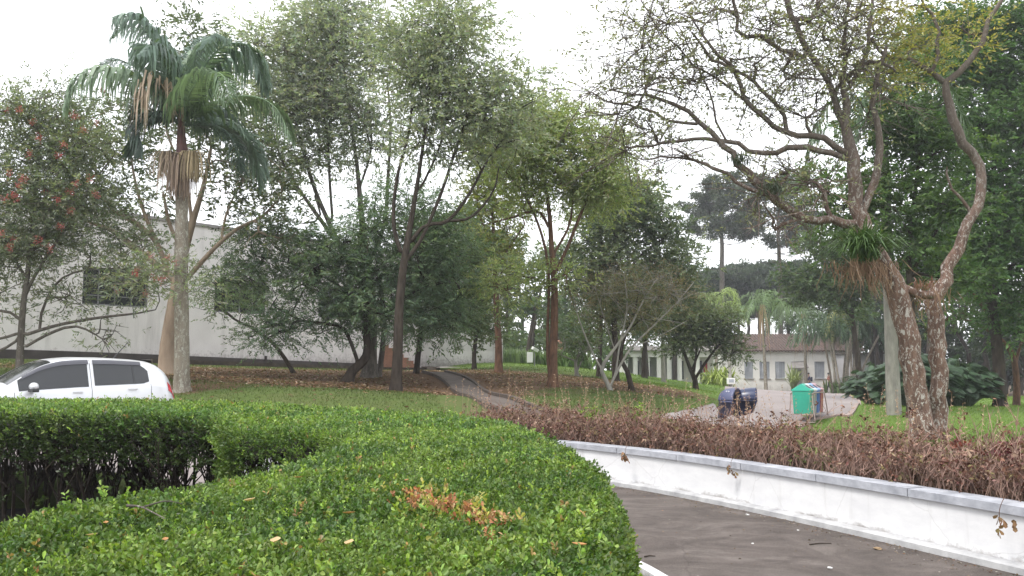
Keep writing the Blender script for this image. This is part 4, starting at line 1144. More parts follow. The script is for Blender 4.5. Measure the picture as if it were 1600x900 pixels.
# beige trunked spreading tree behind the palm
tree('spreading_tree', 'spreading tree with a thick smooth beige trunk directly behind the tall palm', 'tree', 27,
     [[(263, 588, 17), (264, 540, 15), (272, 480, 13), (280, 430, 12), (286, 400, 10), (300, 350, 8), (318, 290, 6), (330, 230, 4)],
      [(276, 440, 9), (250, 418, 8), (215, 390, 8), (175, 360, 6), (135, 345, 4), (100, 320, 2)], [(262, 425, 7), (245, 380, 7), (215, 350, 6), (180, 330, 5), (150, 290, 3)],
      [(250, 385, 5), (232, 350, 5), (215, 300, 4), (205, 250, 2.5)], [(288, 440, 7), (310, 415, 7), (338, 385, 6), (370, 358, 5), (410, 338, 4), (440, 305, 2)], [(345, 380, 4), (355, 330, 3), (380, 280, 2)],
      [(300, 350, 5), (290, 280, 4), (262, 210, 3), (255, 150, 2)], [(288, 400, 5), (265, 350, 5), (255, 300, 3)]],
     [(120, 330, 55, 30), (170, 290, 50, 35), (215, 250, 55, 35), (150, 230, 45, 30), (260, 200, 50, 35), (330, 230, 60, 40), (390, 290, 60, 40), (440, 320, 45, 30), (340, 320, 50, 25), (230, 320, 45, 20),
      (280, 60, 45, 35), (300, 110, 50, 35), (210, 180, 40, 30), (390, 210, 50, 40), (130, 180, 40, 35), (220, 375, 40, 15), (420, 370, 35, 20), (340, 150, 40, 30)],
     lf(c1=(.07, .09, .06), c2=(.13, .15, .1), L=.18, W=.065), B_beige, seed=5, lai=.9, cd=1.4)

# thin leaning tree
tree('leaning_tree', 'thin young tree leaning far to the left in front of the pale hall', 'tree', 31,
     [[(461, 584, 4), (445, 560, 3.6), (425, 535, 3.3), (395, 513, 3), (365, 498, 2.5), (350, 480, 2), (342, 440, 1.5)], [(403, 520, 2.4), (415, 512, 2), (440, 508, 2), (446, 498, 1.2)]],
     [(355, 440, 28, 22), (340, 480, 18, 14), (390, 525, 25, 10), (445, 490, 18, 12), (400, 480, 30, 14)], lf(c1=(.07, .1, .055), c2=(.12, .15, .09)), B_dark, seed=7, lai=.9)

# tall multi stemmed trees in the centre
tall_leaf = lf(L=.17, W=.055, k=8, sl=.36, c1=(.14, .16, .135), c2=(.25, .275, .225), spread=.65, droop=.2)
tree('tall_tree', 'tall many stemmed tree with twin dark trunks, behind the crooked feathery tree', 'tree', 30,
     [[(577, 590, 14), (578, 550, 12), (580, 500, 11), (578, 450, 10), (572, 400, 9), (565, 340, 7), (558, 260, 5), (545, 170, 4), (535, 80, 2.5)],
      [(577, 470, 8), (545, 410, 7), (515, 350, 6), (490, 290, 5), (470, 220, 4), (450, 140, 2.5)], [(560, 430, 6), (520, 370, 6), (470, 300, 4.5), (440, 250, 3), (425, 200, 2)],
      [(575, 420, 6), (600, 350, 5.5), (606, 280, 4.5), (610, 200, 3.5), (605, 120, 2.5)], [(520, 350, 4), (515, 280, 4), (510, 200, 3), (490, 120, 2)], [(470, 300, 3.5), (430, 280, 3), (390, 250, 2)],
      [(592, 588, 7, .4, 1), (598, 540, 7, .4), (600, 490, 6.5, .4), (592, 430, 6)], [(560, 300, 3.5), (580, 230, 3), (575, 150, 2)], [(490, 300, 3), (500, 340, 3), (470, 350, 2)]],
     [(470, 50, 60, 50), (430, 110, 55, 50), (540, 90, 70, 65), (480, 150, 75, 60), (555, 180, 70, 50), (420, 190, 50, 50), (600, 75, 45, 45), (500, 230, 60, 30), (450, 260, 50, 25), (410, 60, 35, 30), (525, 22, 45, 28),
      (590, 235, 40, 20), (500, 10, 40, 25), (580, 20, 22, 22)],
     tall_leaf, B_grey, seed=8, lai=1.75, cd=1.5, cr_=.56, kup=1.2)
tree('tall_tree', 'tall tree with one thick dark trunk just left of the terracotta steps', 'tree', 24.5,
     [[(618, 612, 11), (620, 580, 9.5), (622, 540, 9), (624, 480, 8.5), (630, 420, 8), (638, 370, 7), (650, 300, 5), (662, 220, 4), (672, 130, 3), (685, 60, 2)],
      [(632, 410, 6), (660, 370, 5), (690, 300, 4.5), (710, 240, 4), (735, 170, 3), (755, 120, 2)], [(628, 400, 6), (615, 350, 5.5), (620, 280, 4.5), (640, 200, 3.5), (645, 120, 2.5)],
      [(640, 380, 6), (665, 352, 5), (700, 345, 5), (735, 300, 4), (762, 250, 3), (800, 200, 2)], [(690, 345, 4), (735, 340, 3.5), (770, 300, 2.5), (780, 260, 1.8)], [(655, 300, 3.5), (690, 220, 3), (705, 130, 2)]],
     [(690, 60, 65, 55), (735, 40, 35, 42), (640, 130, 55, 50), (700, 140, 70, 50), (760, 140, 55, 45), (800, 200, 35, 45), (740, 200, 55, 35), (670, 215, 55, 30), (640, 80, 40, 40), (800, 130, 25, 35), (815, 165, 22, 22), (700, 10, 35, 20), (720, 250, 30, 12)],
     lf(L=.15, W=.048, k=8, sl=.32, c1=(.14, .16, .13), c2=(.25, .275, .21), spread=.65, droop=.25), B_dark, seed=9, lai=1.75, cd=1.7, cr_=.5, kup=1.2)

# low dark feathery tree in the centre left
dk = dict(L=.12, W=.04, k=12, sl=.34, c1=(.075, .12, .08), c2=(.15, .2, .13), spread=.95, droop=.3, jit=.18, up=1.0)
tree('feathery_tree', 'low wide dark green feathery tree on a crooked leaning trunk before the pale hall', 'tree', 28,
     [[(542, 598, 10), (550, 580, 9), (566, 566, 8.5), (575, 545, 8), (570, 510, 7), (575, 470, 6), (570, 420, 4), (560, 370, 3)], [(560, 568, 5.5), (548, 535, 5), (535, 512, 4.5), (505, 505, 3.5), (470, 500, 3), (430, 480, 2)],
      [(574, 520, 4.5), (610, 480, 4), (660, 450, 3), (710, 440, 2)], [(572, 490, 4), (520, 440, 3.5), (450, 410, 2.5), (400, 400, 1.6)], [(573, 450, 3.5), (640, 400, 3), (690, 370, 1.8)]],
     [(395, 415, 50, 32), (460, 440, 65, 45), (540, 410, 85, 50), (615, 420, 75, 50), (560, 470, 80, 40), (675, 450, 55, 45), (645, 500, 50, 28), (430, 510, 55, 26), (400, 375, 45, 28), (480, 370, 60, 30), (570, 350, 60, 35), (650, 370, 60, 40),
      (705, 410, 40, 40), (520, 500, 55, 25), (350, 440, 20, 25), (600, 315, 40, 25), (700, 490, 35, 25), (640, 330, 40, 30), (690, 345, 38, 25), (600, 500, 45, 25)],
     dk, B_dark, seed=10, lai=1.5, cd=1.8, cr_=.42)
tree('feathery_tree', 'second dark green feathery crown overlapping the tiled steps, right of the low wide one', 'tree', 33,
     [[(650, 590, 5), (655, 540, 5), (665, 480, 4), (690, 420, 3), (700, 360, 2)], [(660, 500, 3), (710, 470, 2), (745, 450, 1.5)], [(665, 470, 3), (640, 430, 2.5), (630, 390, 2)]],
     [(700, 380, 55, 45), (730, 430, 40, 45), (660, 440, 45, 50), (700, 500, 50, 35), (670, 350, 45, 30), (735, 490, 30, 28), (640, 500, 30, 24)], lf(L=.15, W=.06, k=9, c1=(.06, .095, .05), c2=(.12, .155, .08)), B_dark, seed=11, lai=1.3, cd=1.2, cr_=.45)

# middle distance
G2 = lf(L=.2, W=.085, k=7, sl=.35)
tree('small_tree', 'small dark round tree in front of the far white wall', 'tree', 52, [[(709, 566, 4.5), (709, 545, 4), (707, 520, 3.5), (704, 480, 2.5)]],
     [(700, 505, 50, 30), (712, 470, 42, 30), (690, 525, 30, 16), (735, 510, 25, 22)], lf(L=.22, W=.1, c1=(.035, .05, .035), c2=(.07, .09, .06)), B_dark, seed=12, lai=1.8, cd=.5, cr_=.6)
tree('slim_tree', 'slim dark trunk tree between the small round tree and the reddish trunk', 'tree', 45, [[(741, 578, 4.5), (741, 550, 4), (744, 520, 4), (742, 470, 3), (738, 400, 2)]],
     [(745, 480, 45, 40), (740, 420, 45, 40), (715, 450, 35, 30), (760, 380, 35, 30), (735, 350, 30, 30), (755, 520, 35, 15)], lf(L=.2, W=.09, c1=(.05, .075, .04), c2=(.1, .125, .06)), B_dark, seed=13, lai=1.6, cd=.6, cr_=.55)
tree('straight_tree', 'straight reddish brown trunk with yellow green foliage, left of the double trunk', 'tree', 38, [[(779, 583, 7.5), (779, 540, 6.5), (776, 480, 6), (773, 400, 5), (770, 320, 4), (775, 230, 3)], [(773, 420, 3), (800, 380, 2.5), (820, 350, 2)], [(774, 380, 3), (750, 340, 2.5), (745, 300, 2)]],
     [(765, 290, 38, 50), (775, 230, 45, 45), (765, 360, 35, 40), (785, 400, 28, 28), (800, 330, 35, 30), (745, 320, 22, 25), (760, 410, 28, 20)], lf(L=.18, W=.07, c1=(.1, .12, .04), c2=(.19, .2, .065)), B_red, seed=14, lai=1.4, cd=.9, cr_=.42)
tree('double_trunk_tree', 'airy olive green tree on a tall double dark red trunk at the centre', 'tree', 28,
     [[(864, 603, 9.5), (864, 560, 8), (866, 500, 7.5), (866, 440, 7), (862, 390, 6), (858, 330, 5), (850, 270, 3.5), (848, 210, 2)], [(862, 603, 6, .1, 1), (856, 555, 4.5, .1), (856, 500, 4, .1), (858, 440, 4, .1), (850, 380, 3.5), (828, 320, 3), (800, 280, 2)],
      [(866, 430, 5), (885, 390, 4.5), (905, 340, 4), (925, 290, 3), (935, 240, 2)], [(860, 360, 4), (840, 330, 3.5), (800, 340, 2.5), (760, 350, 1.6)], [(863, 400, 3.5), (890, 350, 3), (895, 290, 2.5), (890, 220, 1.8)], [(866, 450, 3), (835, 435, 2.5), (800, 430, 1.5)]],
     [(860, 200, 70, 32), (900, 225, 55, 35), (820, 225, 50, 35), (850, 260, 80, 35), (940, 265, 40, 40), (790, 265, 40, 30), (930, 315, 45, 35), (800, 310, 45, 22), (880, 300, 50, 18), (955, 235, 20, 25),
      (815, 432, 75, 11), (790, 450, 50, 11), (960, 300, 35, 30), (850, 430, 40, 8), (770, 200, 30, 20), (840, 185, 40, 20), (915, 195, 25, 20)],
     lf(L=.14, W=.048, k=8, c1=(.14, .175, .075), c2=(.26, .295, .13), spread=.75), B_red, seed=15, lai=1.85, cd=1.5, cr_=.44)
tree('dense_tree', 'dense dark grey green tree right of centre, behind the pale bare branches', 'tree', 38,
     [[(962, 597, 6.5), (962, 550, 6), (960, 500, 5.5), (965, 430, 5), (975, 360, 4), (985, 300, 3)], [(962, 450, 4), (1000, 400, 3), (1040, 370, 2.5)], [(962, 430, 3.5), (940, 380, 3), (935, 330, 2)]],
     [(985, 320, 55, 35), (950, 370, 50, 40), (1010, 360, 55, 45), (1045, 400, 45, 45), (980, 420, 60, 40), (1065, 450, 35, 35), (930, 420, 40, 35), (1020, 450, 50, 30), (1010, 300, 40, 28), (955, 460, 45, 25), (1030, 330, 35, 30), (900, 400, 30, 30), (985, 475, 40, 18)],
     lf(L=.19, W=.08, k=7, c1=(.055, .078, .05), c2=(.115, .14, .085)), B_dark, seed=16, lai=1.55, cd=.75, cr_=.5)
tree('olive_tree', 'yellowish green crown at mid height just right of the double trunk', 'tree', 44,
     [[(935, 590, 4.5), (938, 540, 4), (940, 470, 4), (945, 400, 3), (950, 340, 2)]],
     [(950, 320, 60, 28), (975, 290, 45, 25), (920, 345, 45, 28), (960, 360, 50, 22), (1000, 310, 35, 25), (915, 300, 35, 25)], lf(L=.2, W=.08, c1=(.11, .13, .045), c2=(.19, .205, .075)), B_dark, seed=17, lai=1.4, cd=.6, cr_=.5)
tree('forked_tree', 'small tree with leaning dark forked trunk beside the pale bare branches', 'tree', 30,
     [[(988, 610, 5), (980, 580, 4.5), (970, 560, 4), (975, 530, 3.4), (990, 490, 2.5), (1000, 450, 1.8)], [(972, 562, 3), (960, 535, 2.6), (955, 490, 2)], [(980, 520, 2.2), (1020, 480, 1.6)]],
     [(985, 480, 45, 22), (1010, 500, 40, 20), (955, 495, 32, 20), (1000, 455, 40, 20)], lf(L=.14, W=.05, c1=(.07, .085, .045), c2=(.12, .13, .07)), B_dark, seed=18, lai=1.0, cd=1.2)
tree('bare_shrub_tree', 'pale grey multi stemmed tree of nearly bare spreading branches right of centre', 'tree', 29,
     [[(955, 612, 4), (948, 596, 4), (940, 575, 3.6), (960, 545, 3), (985, 510, 2.5), (1005, 470, 2), (1030, 430, 1.3)], [(953, 606, 3.4), (962, 585, 3.2), (985, 545, 2.8), (1020, 510, 2.2), (1060, 470, 1.6), (1085, 440, 1)],
      [(941, 578, 2.6), (925, 550, 2.2), (905, 500, 1.8), (895, 460, 1.2)], [(962, 585, 2.4), (968, 540, 2.2), (980, 480, 1.8), (975, 430, 1.2)], [(985, 545, 1.8), (1040, 520, 1.4), (1075, 500, 1)], [(960, 545, 2), (945, 500, 1.6), (930, 450, 1.1)]],
     [(1010, 440, 55, 30), (1050, 450, 40, 30), (970, 450, 45, 30), (1000, 490, 50, 22), (925, 460, 35, 28)], lf(L=.07, W=.03, k=4, c1=(.12, .09, .06), c2=(.17, .14, .09)), B_pale, seed=19, lai=.22, cd=2.6, cr_=.42, tw=7, rt=.007)
tree('branchy_shrub_tree', 'little open branched tree with pale twigs just right of the double trunk', 'tree', 42,
     [[(902, 589, 4), (900, 575, 3.5), (901, 560, 3), (915, 548, 2.4), (938, 543, 1.4)], [(901, 565, 2.6), (880, 556, 2), (862, 548, 1.2)], [(901, 560, 2.4), (908, 540, 2), (920, 520, 1.4)], [(900, 585, 2.4), (908, 565, 2), (918, 545, 1.2)]],
     [(905, 520, 32, 22), (930, 535, 22, 12), (880, 540, 22, 12), (915, 490, 30, 20)], lf(L=.16, W=.07, c1=(.06, .09, .05), c2=(.11, .14, .07)), B_pale, seed=20, lai=.9, cd=.8)
tree('slim_tree', 'thin dark trunk in front of the white porch columns', 'tree', 50, [[(1007, 592, 5), (1006, 560, 4.5), (1008, 530, 4), (1012, 480, 3)]], [(1010, 470, 40, 30), (1040, 500, 30, 20), (985, 500, 30, 22)], lf(L=.2, W=.09, c1=(.05, .075, .035), c2=(.1, .13, .055)), B_dark, seed=21, lai=1.5, cd=.6, cr_=.5)
tree('slim_tree', 'pale straight trunk standing between the porch and the rounded small tree', 'tree', 50, [[(1037, 594, 4), (1036, 560, 3.8), (1036, 530, 3.6), (1036, 500, 3.3), (1038, 470, 2)]], [(1040, 470, 35, 26), (1030, 500, 30, 16)], lf(L=.2, W=.09, c1=(.06, .085, .04), c2=(.12, .15, .06)), B_pale, seed=22, lai=1.5, cd=.6, cr_=.5)
tree('rounded_tree', 'rounded low dark green tree at the edge of the round road', 'tree', 44,
     [[(1087, 612, 5.5), (1086, 595, 4.8), (1078, 575, 4), (1068, 548, 3), (1060, 520, 2)], [(1086, 592, 3.8), (1100, 570, 3.4), (1118, 545, 2.6), (1135, 525, 1.8)], [(1084, 585, 3), (1088, 550, 2.6), (1092, 510, 2)], [(1080, 580, 2.4), (1095, 545, 2)]],
     [(1090, 500, 55, 28), (1055, 520, 35, 25), (1125, 530, 35, 24), (1090, 540, 55, 18), (1145, 555, 22, 12), (1060, 490, 35, 20), (1120, 500, 35, 20), (1090, 475, 35, 18), (1150, 540, 16, 14)],
     lf(L=.16, W=.07, k=8, c1=(.06, .082, .05), c2=(.125, .15, .085)), B_dark, seed=23, lai=1.8, cd=.9, cr_=.4)

# far green bed of tall leafy plants and hanging yellow green shrub
def strap_clump(name, label, cat, base, n, h, c1, c2, w=.06, seed=1, arch=.6, mat=None, kind=None, spread=.15, dn=0.0):
    r = np.random.default_rng(seed)
    V, Fc, cc = straps(np.tile(base, (n, 1)) + r.normal(size=(n, 3)) * [spread, spread, .02], n, h, c1, c2, w, r, arch, dn)
    t = thing(name, label, cat, base); qmesh('foliage', V, Fc, mat or M_palm, t, col=cc, off=base); return t
def straps(B0, n, h, c1, c2, w, r, arch=.6, dn=0.0, seg=5):
    an = r.random(n) * 2 * PI; hh = h * (.6 + .5 * r.random(n)); ou = arch * hh * (.3 + .9 * r.random(n))
    t = np.linspace(0, 1, seg)
    dr = np.stack([np.cos(an), np.sin(an), np.zeros(n)], -1); sd = np.stack([-np.sin(an), np.cos(an), np.zeros(n)], -1)
    P = B0[:, None, :] + dr[:, None, :] * (ou[:, None] * t ** 1.3)[..., None] + np.array([0, 0, 1.]) * (hh[:, None] * (t - (.25 + dn) * 1.6 * t ** 2.6 * (ou / hh)[:, None] * 1.5))[..., None]
    wd = w * np.array([.6, 1, .95, .6, .04])[None, :] * (.7 + .6 * r.random((n, 1)))
    V = np.stack([P - sd[:, None, :] * wd[..., None] * .5, P + sd[:, None, :] * wd[..., None] * .5], 2).reshape(-1, 3)
    q = (np.arange(n) * seg * 2)[:, None, None] + (np.arange(seg - 1) * 2)[None, :, None] + np.array([0, 1, 3, 2])[None, None, :]
    tt = r.random((n, 1)); c = (np.array(c1) * (1 - tt) + np.array(c2) * tt); c = np.repeat(c, seg * 2, 0)
    return V, q.reshape(-1, 4), c
r5 = np.random.default_rng(40); B0 = []
for _ in range(2600):
    px = r5.uniform(745, 925); Y = r5.uniform(54, 62); p = U(px, 575, Y); B0.append([p[0], p[1], 0])
B0 = np.array(B0); B0[:, 2] = terr(B0[:, 0], B0[:, 1])
V, Fc, cc = straps(B0, len(B0), 1.15, (.075, .12, .05), (.2, .27, .12), .09, r5, .35)
o = qmesh('ginger_bed', V, Fc, M_palm, col=cc); tag(o, 'bed of upright leafy green plants along the far edge of the lawn', 'plants', kind='stuff')
strap_clump('bush', 'bright green leafy bush at the foot of the terracotta pillar', 'bush', np.append(U(885, 580, 54)[:2], gz(*U(885, 580, 54)[:2])), 260, 1.5, (.08, .15, .04), (.16, .26, .07), .14, 3, .8, spread=.5)
p = U(1122, 612, 74); base = np.array([p[0], p[1], gz(p[0], p[1])])
strap_clump('drooping_shrub', 'yellow green drooping leafy shrub beside the reddish bench', 'bush', base, 420, 3.0, (.2, .26, .05), (.34, .4, .1), .16, 4, .6, spread=.45, dn=.3)

# ------------------------------------------------------------------ palms
def frond(pts, L0, n=46, droop=.75, c=(.06, .1, .07), w=.045, r=None, vee=.5, ragged=0.15, seg=3):
    """pts: rachis control points, leaflets of length L0 in metres"""
    P = cr(pts, 8); dl = np.concatenate([[0], np.cumsum(np.linalg.norm(np.diff(P, axis=0), axis=1))]); tot = dl[-1]
    rv, rf = tube_np(P, np.linspace(.028, .004, len(P)), 5)
    s = np.linspace(.1, .995, n) * tot; Q = np.stack([np.interp(s, dl, P[:, k]) for k in range(3)], -1); T = unit(np.stack([np.interp(s, dl, np.gradient(P[:, k], dl)) for k in range(3)], -1))
    up = np.array([0, 0, 1.]); S = unit(np.cross(T, up)); Un = np.cross(S, T)
    V = []; Fq = []; b = 0; cols = []
    for sg in (-1, 1):
        t = s / tot; L = L0 * np.sin(PI * np.clip(.12 + .86 * t, 0, 1)) ** .6 * (1 + ragged * r.normal(size=n)); L = np.maximum(L, .08)
        d0 = unit(S * sg * 1.0 + T * (.45 + .5 * t[:, None]) + Un * vee * .5 + r.normal(size=(n, 3)) * .09)
        fall = droop * (1 + .35 * r.normal(size=n))
        A0 = Q; A1 = Q + d0 * (L * .45)[:, None] + np.outer(-fall * L * .12, up); A2 = Q + d0 * (L * .78)[:, None] * (1 - .25 * droop) + np.outer(-fall * L * .52, up); A3 = Q + d0 * (L * .92)[:, None] * (1 - .38 * droop) + np.outer(-fall * L * .95, up)
        wd = unit(np.cross(d0, up) * .6 + T * .8) * w * .5
        pts_ = [A0 - wd * .5, A0 + wd * .5, A1 - wd, A1 + wd, A2 - wd * .8, A2 + wd * .8, A3 - wd * .08, A3 + wd * .08]
        vv = np.stack(pts_, 1).reshape(-1, 3); q = (np.arange(n) * 8)[:, None, None] + np.array([[0, 1, 3, 2], [2, 3, 5, 4], [4, 5, 7, 6]])[None]
        V.append(vv); Fq.append(q.reshape(-1, 4) + b); b += len(vv)
        cols.append(np.repeat(np.array(c) * (1 + .2 * r.normal(size=(n, 1))), 8, 0))
    V.append(rv); Fq.append(rf + b); cols.append(np.tile(np.array(c) * 1.5, (len(rv), 1)))
    return np.concatenate(V), np.concatenate(Fq), np.clip(np.concatenate(cols), .005, .9)

YP = 21.0
r6 = np.random.default_rng(50)
p0 = U(285, 613, YP); base = np.array([p0[0], p0[1], gz(p0[0], p0[1])])
palm = thing('tall_palm', 'tall palm with purple crownshaft and straw coloured seed skirts at left', 'palm', base)
tr = np.array([[*U(x, y, YP), r_ / PM(YP)] for x, y, r_ in [(285, 616, 16), (284, 590, 12), (284, 520, 11.5), (283, 430, 11), (284, 360, 10.5), (284, 310, 10), (284, 282, 9.5)]]); tr[0, 2] = base[2] - .1
c_ = cr(tr, 5); v, f = tube_np(c_[:, :3], c_[:, 3] * (1 + .04 * r6.normal(size=len(c_))), 14); qmesh('trunk', v, f, B_palm, palm, smooth=True, off=base)
tr = np.array([[*U(x, y, YP), r_ / PM(YP)] for x, y, r_ in [(284, 284, 9.5), (284, 250, 10), (284, 232, 8.5), (283, 205, 6), (283, 180, 5)]])
c_ = cr(tr, 4); v, f = tube_np(c_[:, :3], c_[:, 3], 12); qmesh('crownshaft', v, f, simple('crownshaft', (.2, .09, .08), (.09, .05, .05), 4, .6, .2), palm, smooth=True, off=base)
FR = [ # (px,py,dY) controls, leaflet length, droop, colour
 ([(284, 192, 0), (275, 130, -.2), (250, 70, -.5), (215, 30, -.8), (180, 28, -1)], .85, .75, 0), ([(284, 190, 0), (262, 110, .4), (235, 60, .9), (200, 42, 1.3), (178, 60, 1.5)], .8, .85, 0), ([(283, 188, 0), (230, 130, -.5), (170, 110, -.9), (125, 125, -1.1), (103, 165, -1.2)], .75, .85, 1),
 ([(283, 190, 0), (240, 130, .7), (190, 95, 1.5), (150, 110, 2)], .7, .8, 0), ([(285, 190, 0), (310, 120, -.4), (345, 75, -.8), (385, 70, -1), (405, 110, -1.1)], .8, .85, 0), ([(285, 190, 0), (320, 130, .6), (365, 90, 1.2), (400, 95, 1.7), (420, 140, 2)], .8, .8, 0),
 ([(285, 192, 0), (335, 160, -.6), (390, 150, -1), (430, 168, -1.3), (455, 215, -1.4)], .75, .8, 1), ([(285, 195, 0), (330, 190, .5), (375, 205, .9), (400, 240, 1.2), (408, 290, 1.3)], .7, .6, 0), ([(283, 195, 0), (250, 180, -.3), (220, 195, -.4), (210, 240, -.5)], .6, .5, 2),
 ([(285, 190, 0), (300, 140, -1.3), (325, 115, -2), (350, 120, -2.6), (360, 160, -2.9)], .75, .85, 1), ([(284, 192, 0), (250, 150, .8), (225, 160, 1.2), (212, 215, 1.4)], .7, .6, 2), ([(284, 190, 0), (300, 100, .8), (320, 60, 1.6), (355, 62, 2.2)], .75, .8, 0),
 ([(284, 195, 0), (345, 200, -.8), (370, 235, -1.1), (375, 270, -1.2)], .65, .5, 2), ([(284, 190, 0), (320, 170, 1.2), (360, 190, 1.9), (385, 230, 2.3)], .7, .6, 2), ([(284, 190, 0), (255, 100, -1.0), (235, 70, -1.6), (215, 85, -2)], .75, .85, 0), ([(284, 180, 0), (289, 120, 0), (300, 85, .1), (312, 70, .2)], .5, .3, 1)]
pc = [(.12, .175, .14), (.18, .25, .165), (.07, .105, .085)]
for pts, L0, dp, ci_ in FR:
    P = [U(a, b_, YP + c2) for a, b_, c2 in pts]
    v, f, cc = frond(P, L0 * 1.12, 92, dp, pc[ci_], .075, r6); qmesh('frond', v, f, M_palm, palm, col=cc, off=base)
P = [U(a, b_, YP - .7 + c2) for a, b_, c2 in [(276, 180, .5), (258, 140, .1), (238, 120, 0), (225, 135, -.1), (220, 155, -.2)]]
v, f, cc = frond(P, .85, 40, 1.05, (.42, .33, .26), .05, r6); qmesh('dead_frond', v, f, M_dry, palm, col=cc, off=base)
for cx, cy, n, wdt, ln, cl in [(262, 240, 130, .28, .7, (.42, .33, .24)), (300, 240, 150, .3, .75, (.5, .4, .26)), (280, 248, 160, .32, 1.05, (.32, .24, .19))]:
    c0 = U(cx, cy, YP - .25); V = []; Fq = []; b = 0; cols = []
    for _ in range(n):
        a = r6.random() * 2 * PI; q = abs(r6.normal()) * .5 + .25; dx, dy = math.cos(a) * wdt * q, math.sin(a) * wdt * q
        P = cr([c0 * .6 + U(284, 238, YP) * .4, c0 + [dx * .8, dy * .8, .02], c0 + [dx * 1.15, dy * 1.15, -ln * .45], c0 + [dx * 1.2, dy * 1.2, -ln * (.7 + .3 * r6.random())]], 2)
        v, f = tube_np(P, np.linspace(.012, .006, len(P)), 3); V.append(v); Fq.append(f + b); b += len(v); cols.append(np.tile(np.array(cl) * (.6 + .6 * r6.random()), (len(v), 1)))
    qmesh('seed_cluster', np.concatenate(V), np.concatenate(Fq), M_dry, palm, col=np.concatenate(cols), off=base)

def palm_tree(name, label, px, py, Y, top, n, R, L0, colr, seed, tr=.13, skirt=True, barkm=B_palm, lean=0, group=None):
    r = np.random.default_rng(seed); p0 = U(px, py, Y); base = np.array([p0[0], p0[1], gz(p0[0], p0[1])]); t = thing(name, label, 'palm', base, 0, group)
    T = U(top[0], top[1], Y); c_ = cr(np.array([[*base - [0, 0, .1], tr * 1.3], [*(base * .6 + T * .4), tr], [*T, tr * .8]]), 6); v, f = tube_np(c_[:, :3], c_[:, 3], 10); qmesh('trunk', v, f, barkm, t, smooth=True, off=base)
    for i in range(n):
        a = 2 * PI * i / n + r.normal() * .2; el = .55 + .35 * r.normal(); q = R * (.85 + .3 * r.random()); dx, dy = math.cos(a), math.sin(a)
        P = [T, T + np.array([dx * q * .3, dy * q * .3, q * .38 * el]), T + np.array([dx * q * .65, dy * q * .65, q * .42 * el]), T + np.array([dx * q * .95, dy * q * .95, q * (.1 * el - .22)]), T + np.array([dx * q * 1.05, dy * q * 1.05, -q * .5])]
        v, f, cc = frond(P, L0, 26, .8, np.array(colr) * (.8 + .4 * r.random()), .09, r); qmesh('frond', v, f, M_palm, t, col=cc, off=base)
    if skirt:
        B0 = np.tile(T, (26, 1)); V, Fc, cc = straps(B0, 26, 1.0, (.3, .2, .11), (.36, .26, .18), .12, r, 1.0, dn=1.9); qmesh('dead_frond', V, Fc, M_dry, t, col=cc, off=base)
    return t
palm_tree('palm_tree', 'slender palm with a dead brown skirt, left of the door awning', 1197, 612, 74, (1191, 478), 13, 3.2, .95, (.15, .22, .1), 61)
palm_tree('palm_tree', 'slender palm rising just right of the door awning', 1260, 613, 76, (1256, 492), 12, 3.3, .95, (.13, .19, .1), 62)
palm_tree('palm_tree', 'bright yellow green palm head showing above the rounded tree', 1120, 606, 80, (1118, 480), 11, 2.9, .9, (.24, .31, .1), 63, skirt=False)
palm_tree('royal_palm', 'palm with a thick pale grey trunk, left of the two lichen spotted trunks', 1397, 649, 28, (1379, 190), 12, 2.6, .6, (.06, .1, .045), 64, tr=.185, skirt=False, barkm=B_pale)
# clump of cane palms
r7 = np.random.default_rng(70); p0 = U(1318, 614, 72); base = np.array([p0[0], p0[1], gz(p0[0], p0[1])]); t = thing('cane_palm', 'clump of many thin palm stems with dark fronds beside the long building', 'palm', base)
for i in range(15):
    a = U(1318 + r7.uniform(-16, 18), 612, 72 + r7.uniform(-1, 1)); e = U(1318 + (a[0] - p0[0]) * PM(72) * 2.4 + r7.normal() * 9, 515 + r7.normal() * 16, 72 + r7.normal() * 1.5)
    v, f = tube_np(cr([a - [0, 0, .3], (a + e) / 2 + [0, 0, .1], e], 4), .085, 7); qmesh('stem', v, f, B_palm, t, smooth=True, off=base)
    for k in range(6):
        an = r7.random() * 2 * PI; q = 2.2 + r7.random() * 1.2; dx, dy = math.cos(an), math.sin(an)
        P = [e, e + np.array([dx * q * .3, dy * q * .3, q * .5]), e + np.array([dx * q * .7, dy * q * .7, q * .5]), e + np.array([dx * q, dy * q, -q * .1])]
        v, f, cc = frond(P, .8, 18, .8, np.array([(.045, .085, .04), (.06, .1, .05), (.16, .17, .06)][int(r7.choice(3, p=[.5, .4, .1]))]), .12, r7); qmesh('frond', v, f, M_palm, t, col=cc, off=base)
B0 = base + [.7, 0, 0] + r7.normal(size=(420, 3)) * [.75, .6, 0]; V, Fc, cc = straps(B0, 420, 1.7, (.07, .12, .04), (.13, .19, .06), .16, r7, .8); qmesh('undergrowth', V, Fc, M_palm, t, col=cc, off=base)
# little potted looking palm under the awning
strap_clump('small_palm', 'small feathery yellow green palm growing under the awning by the grey door', 'palm', np.append(U(1240, 612, 86)[:2], -.55), 70, 3.4, (.2, .25, .09), (.28, .33, .13), .14, 6, .55, spread=.08, dn=.2)

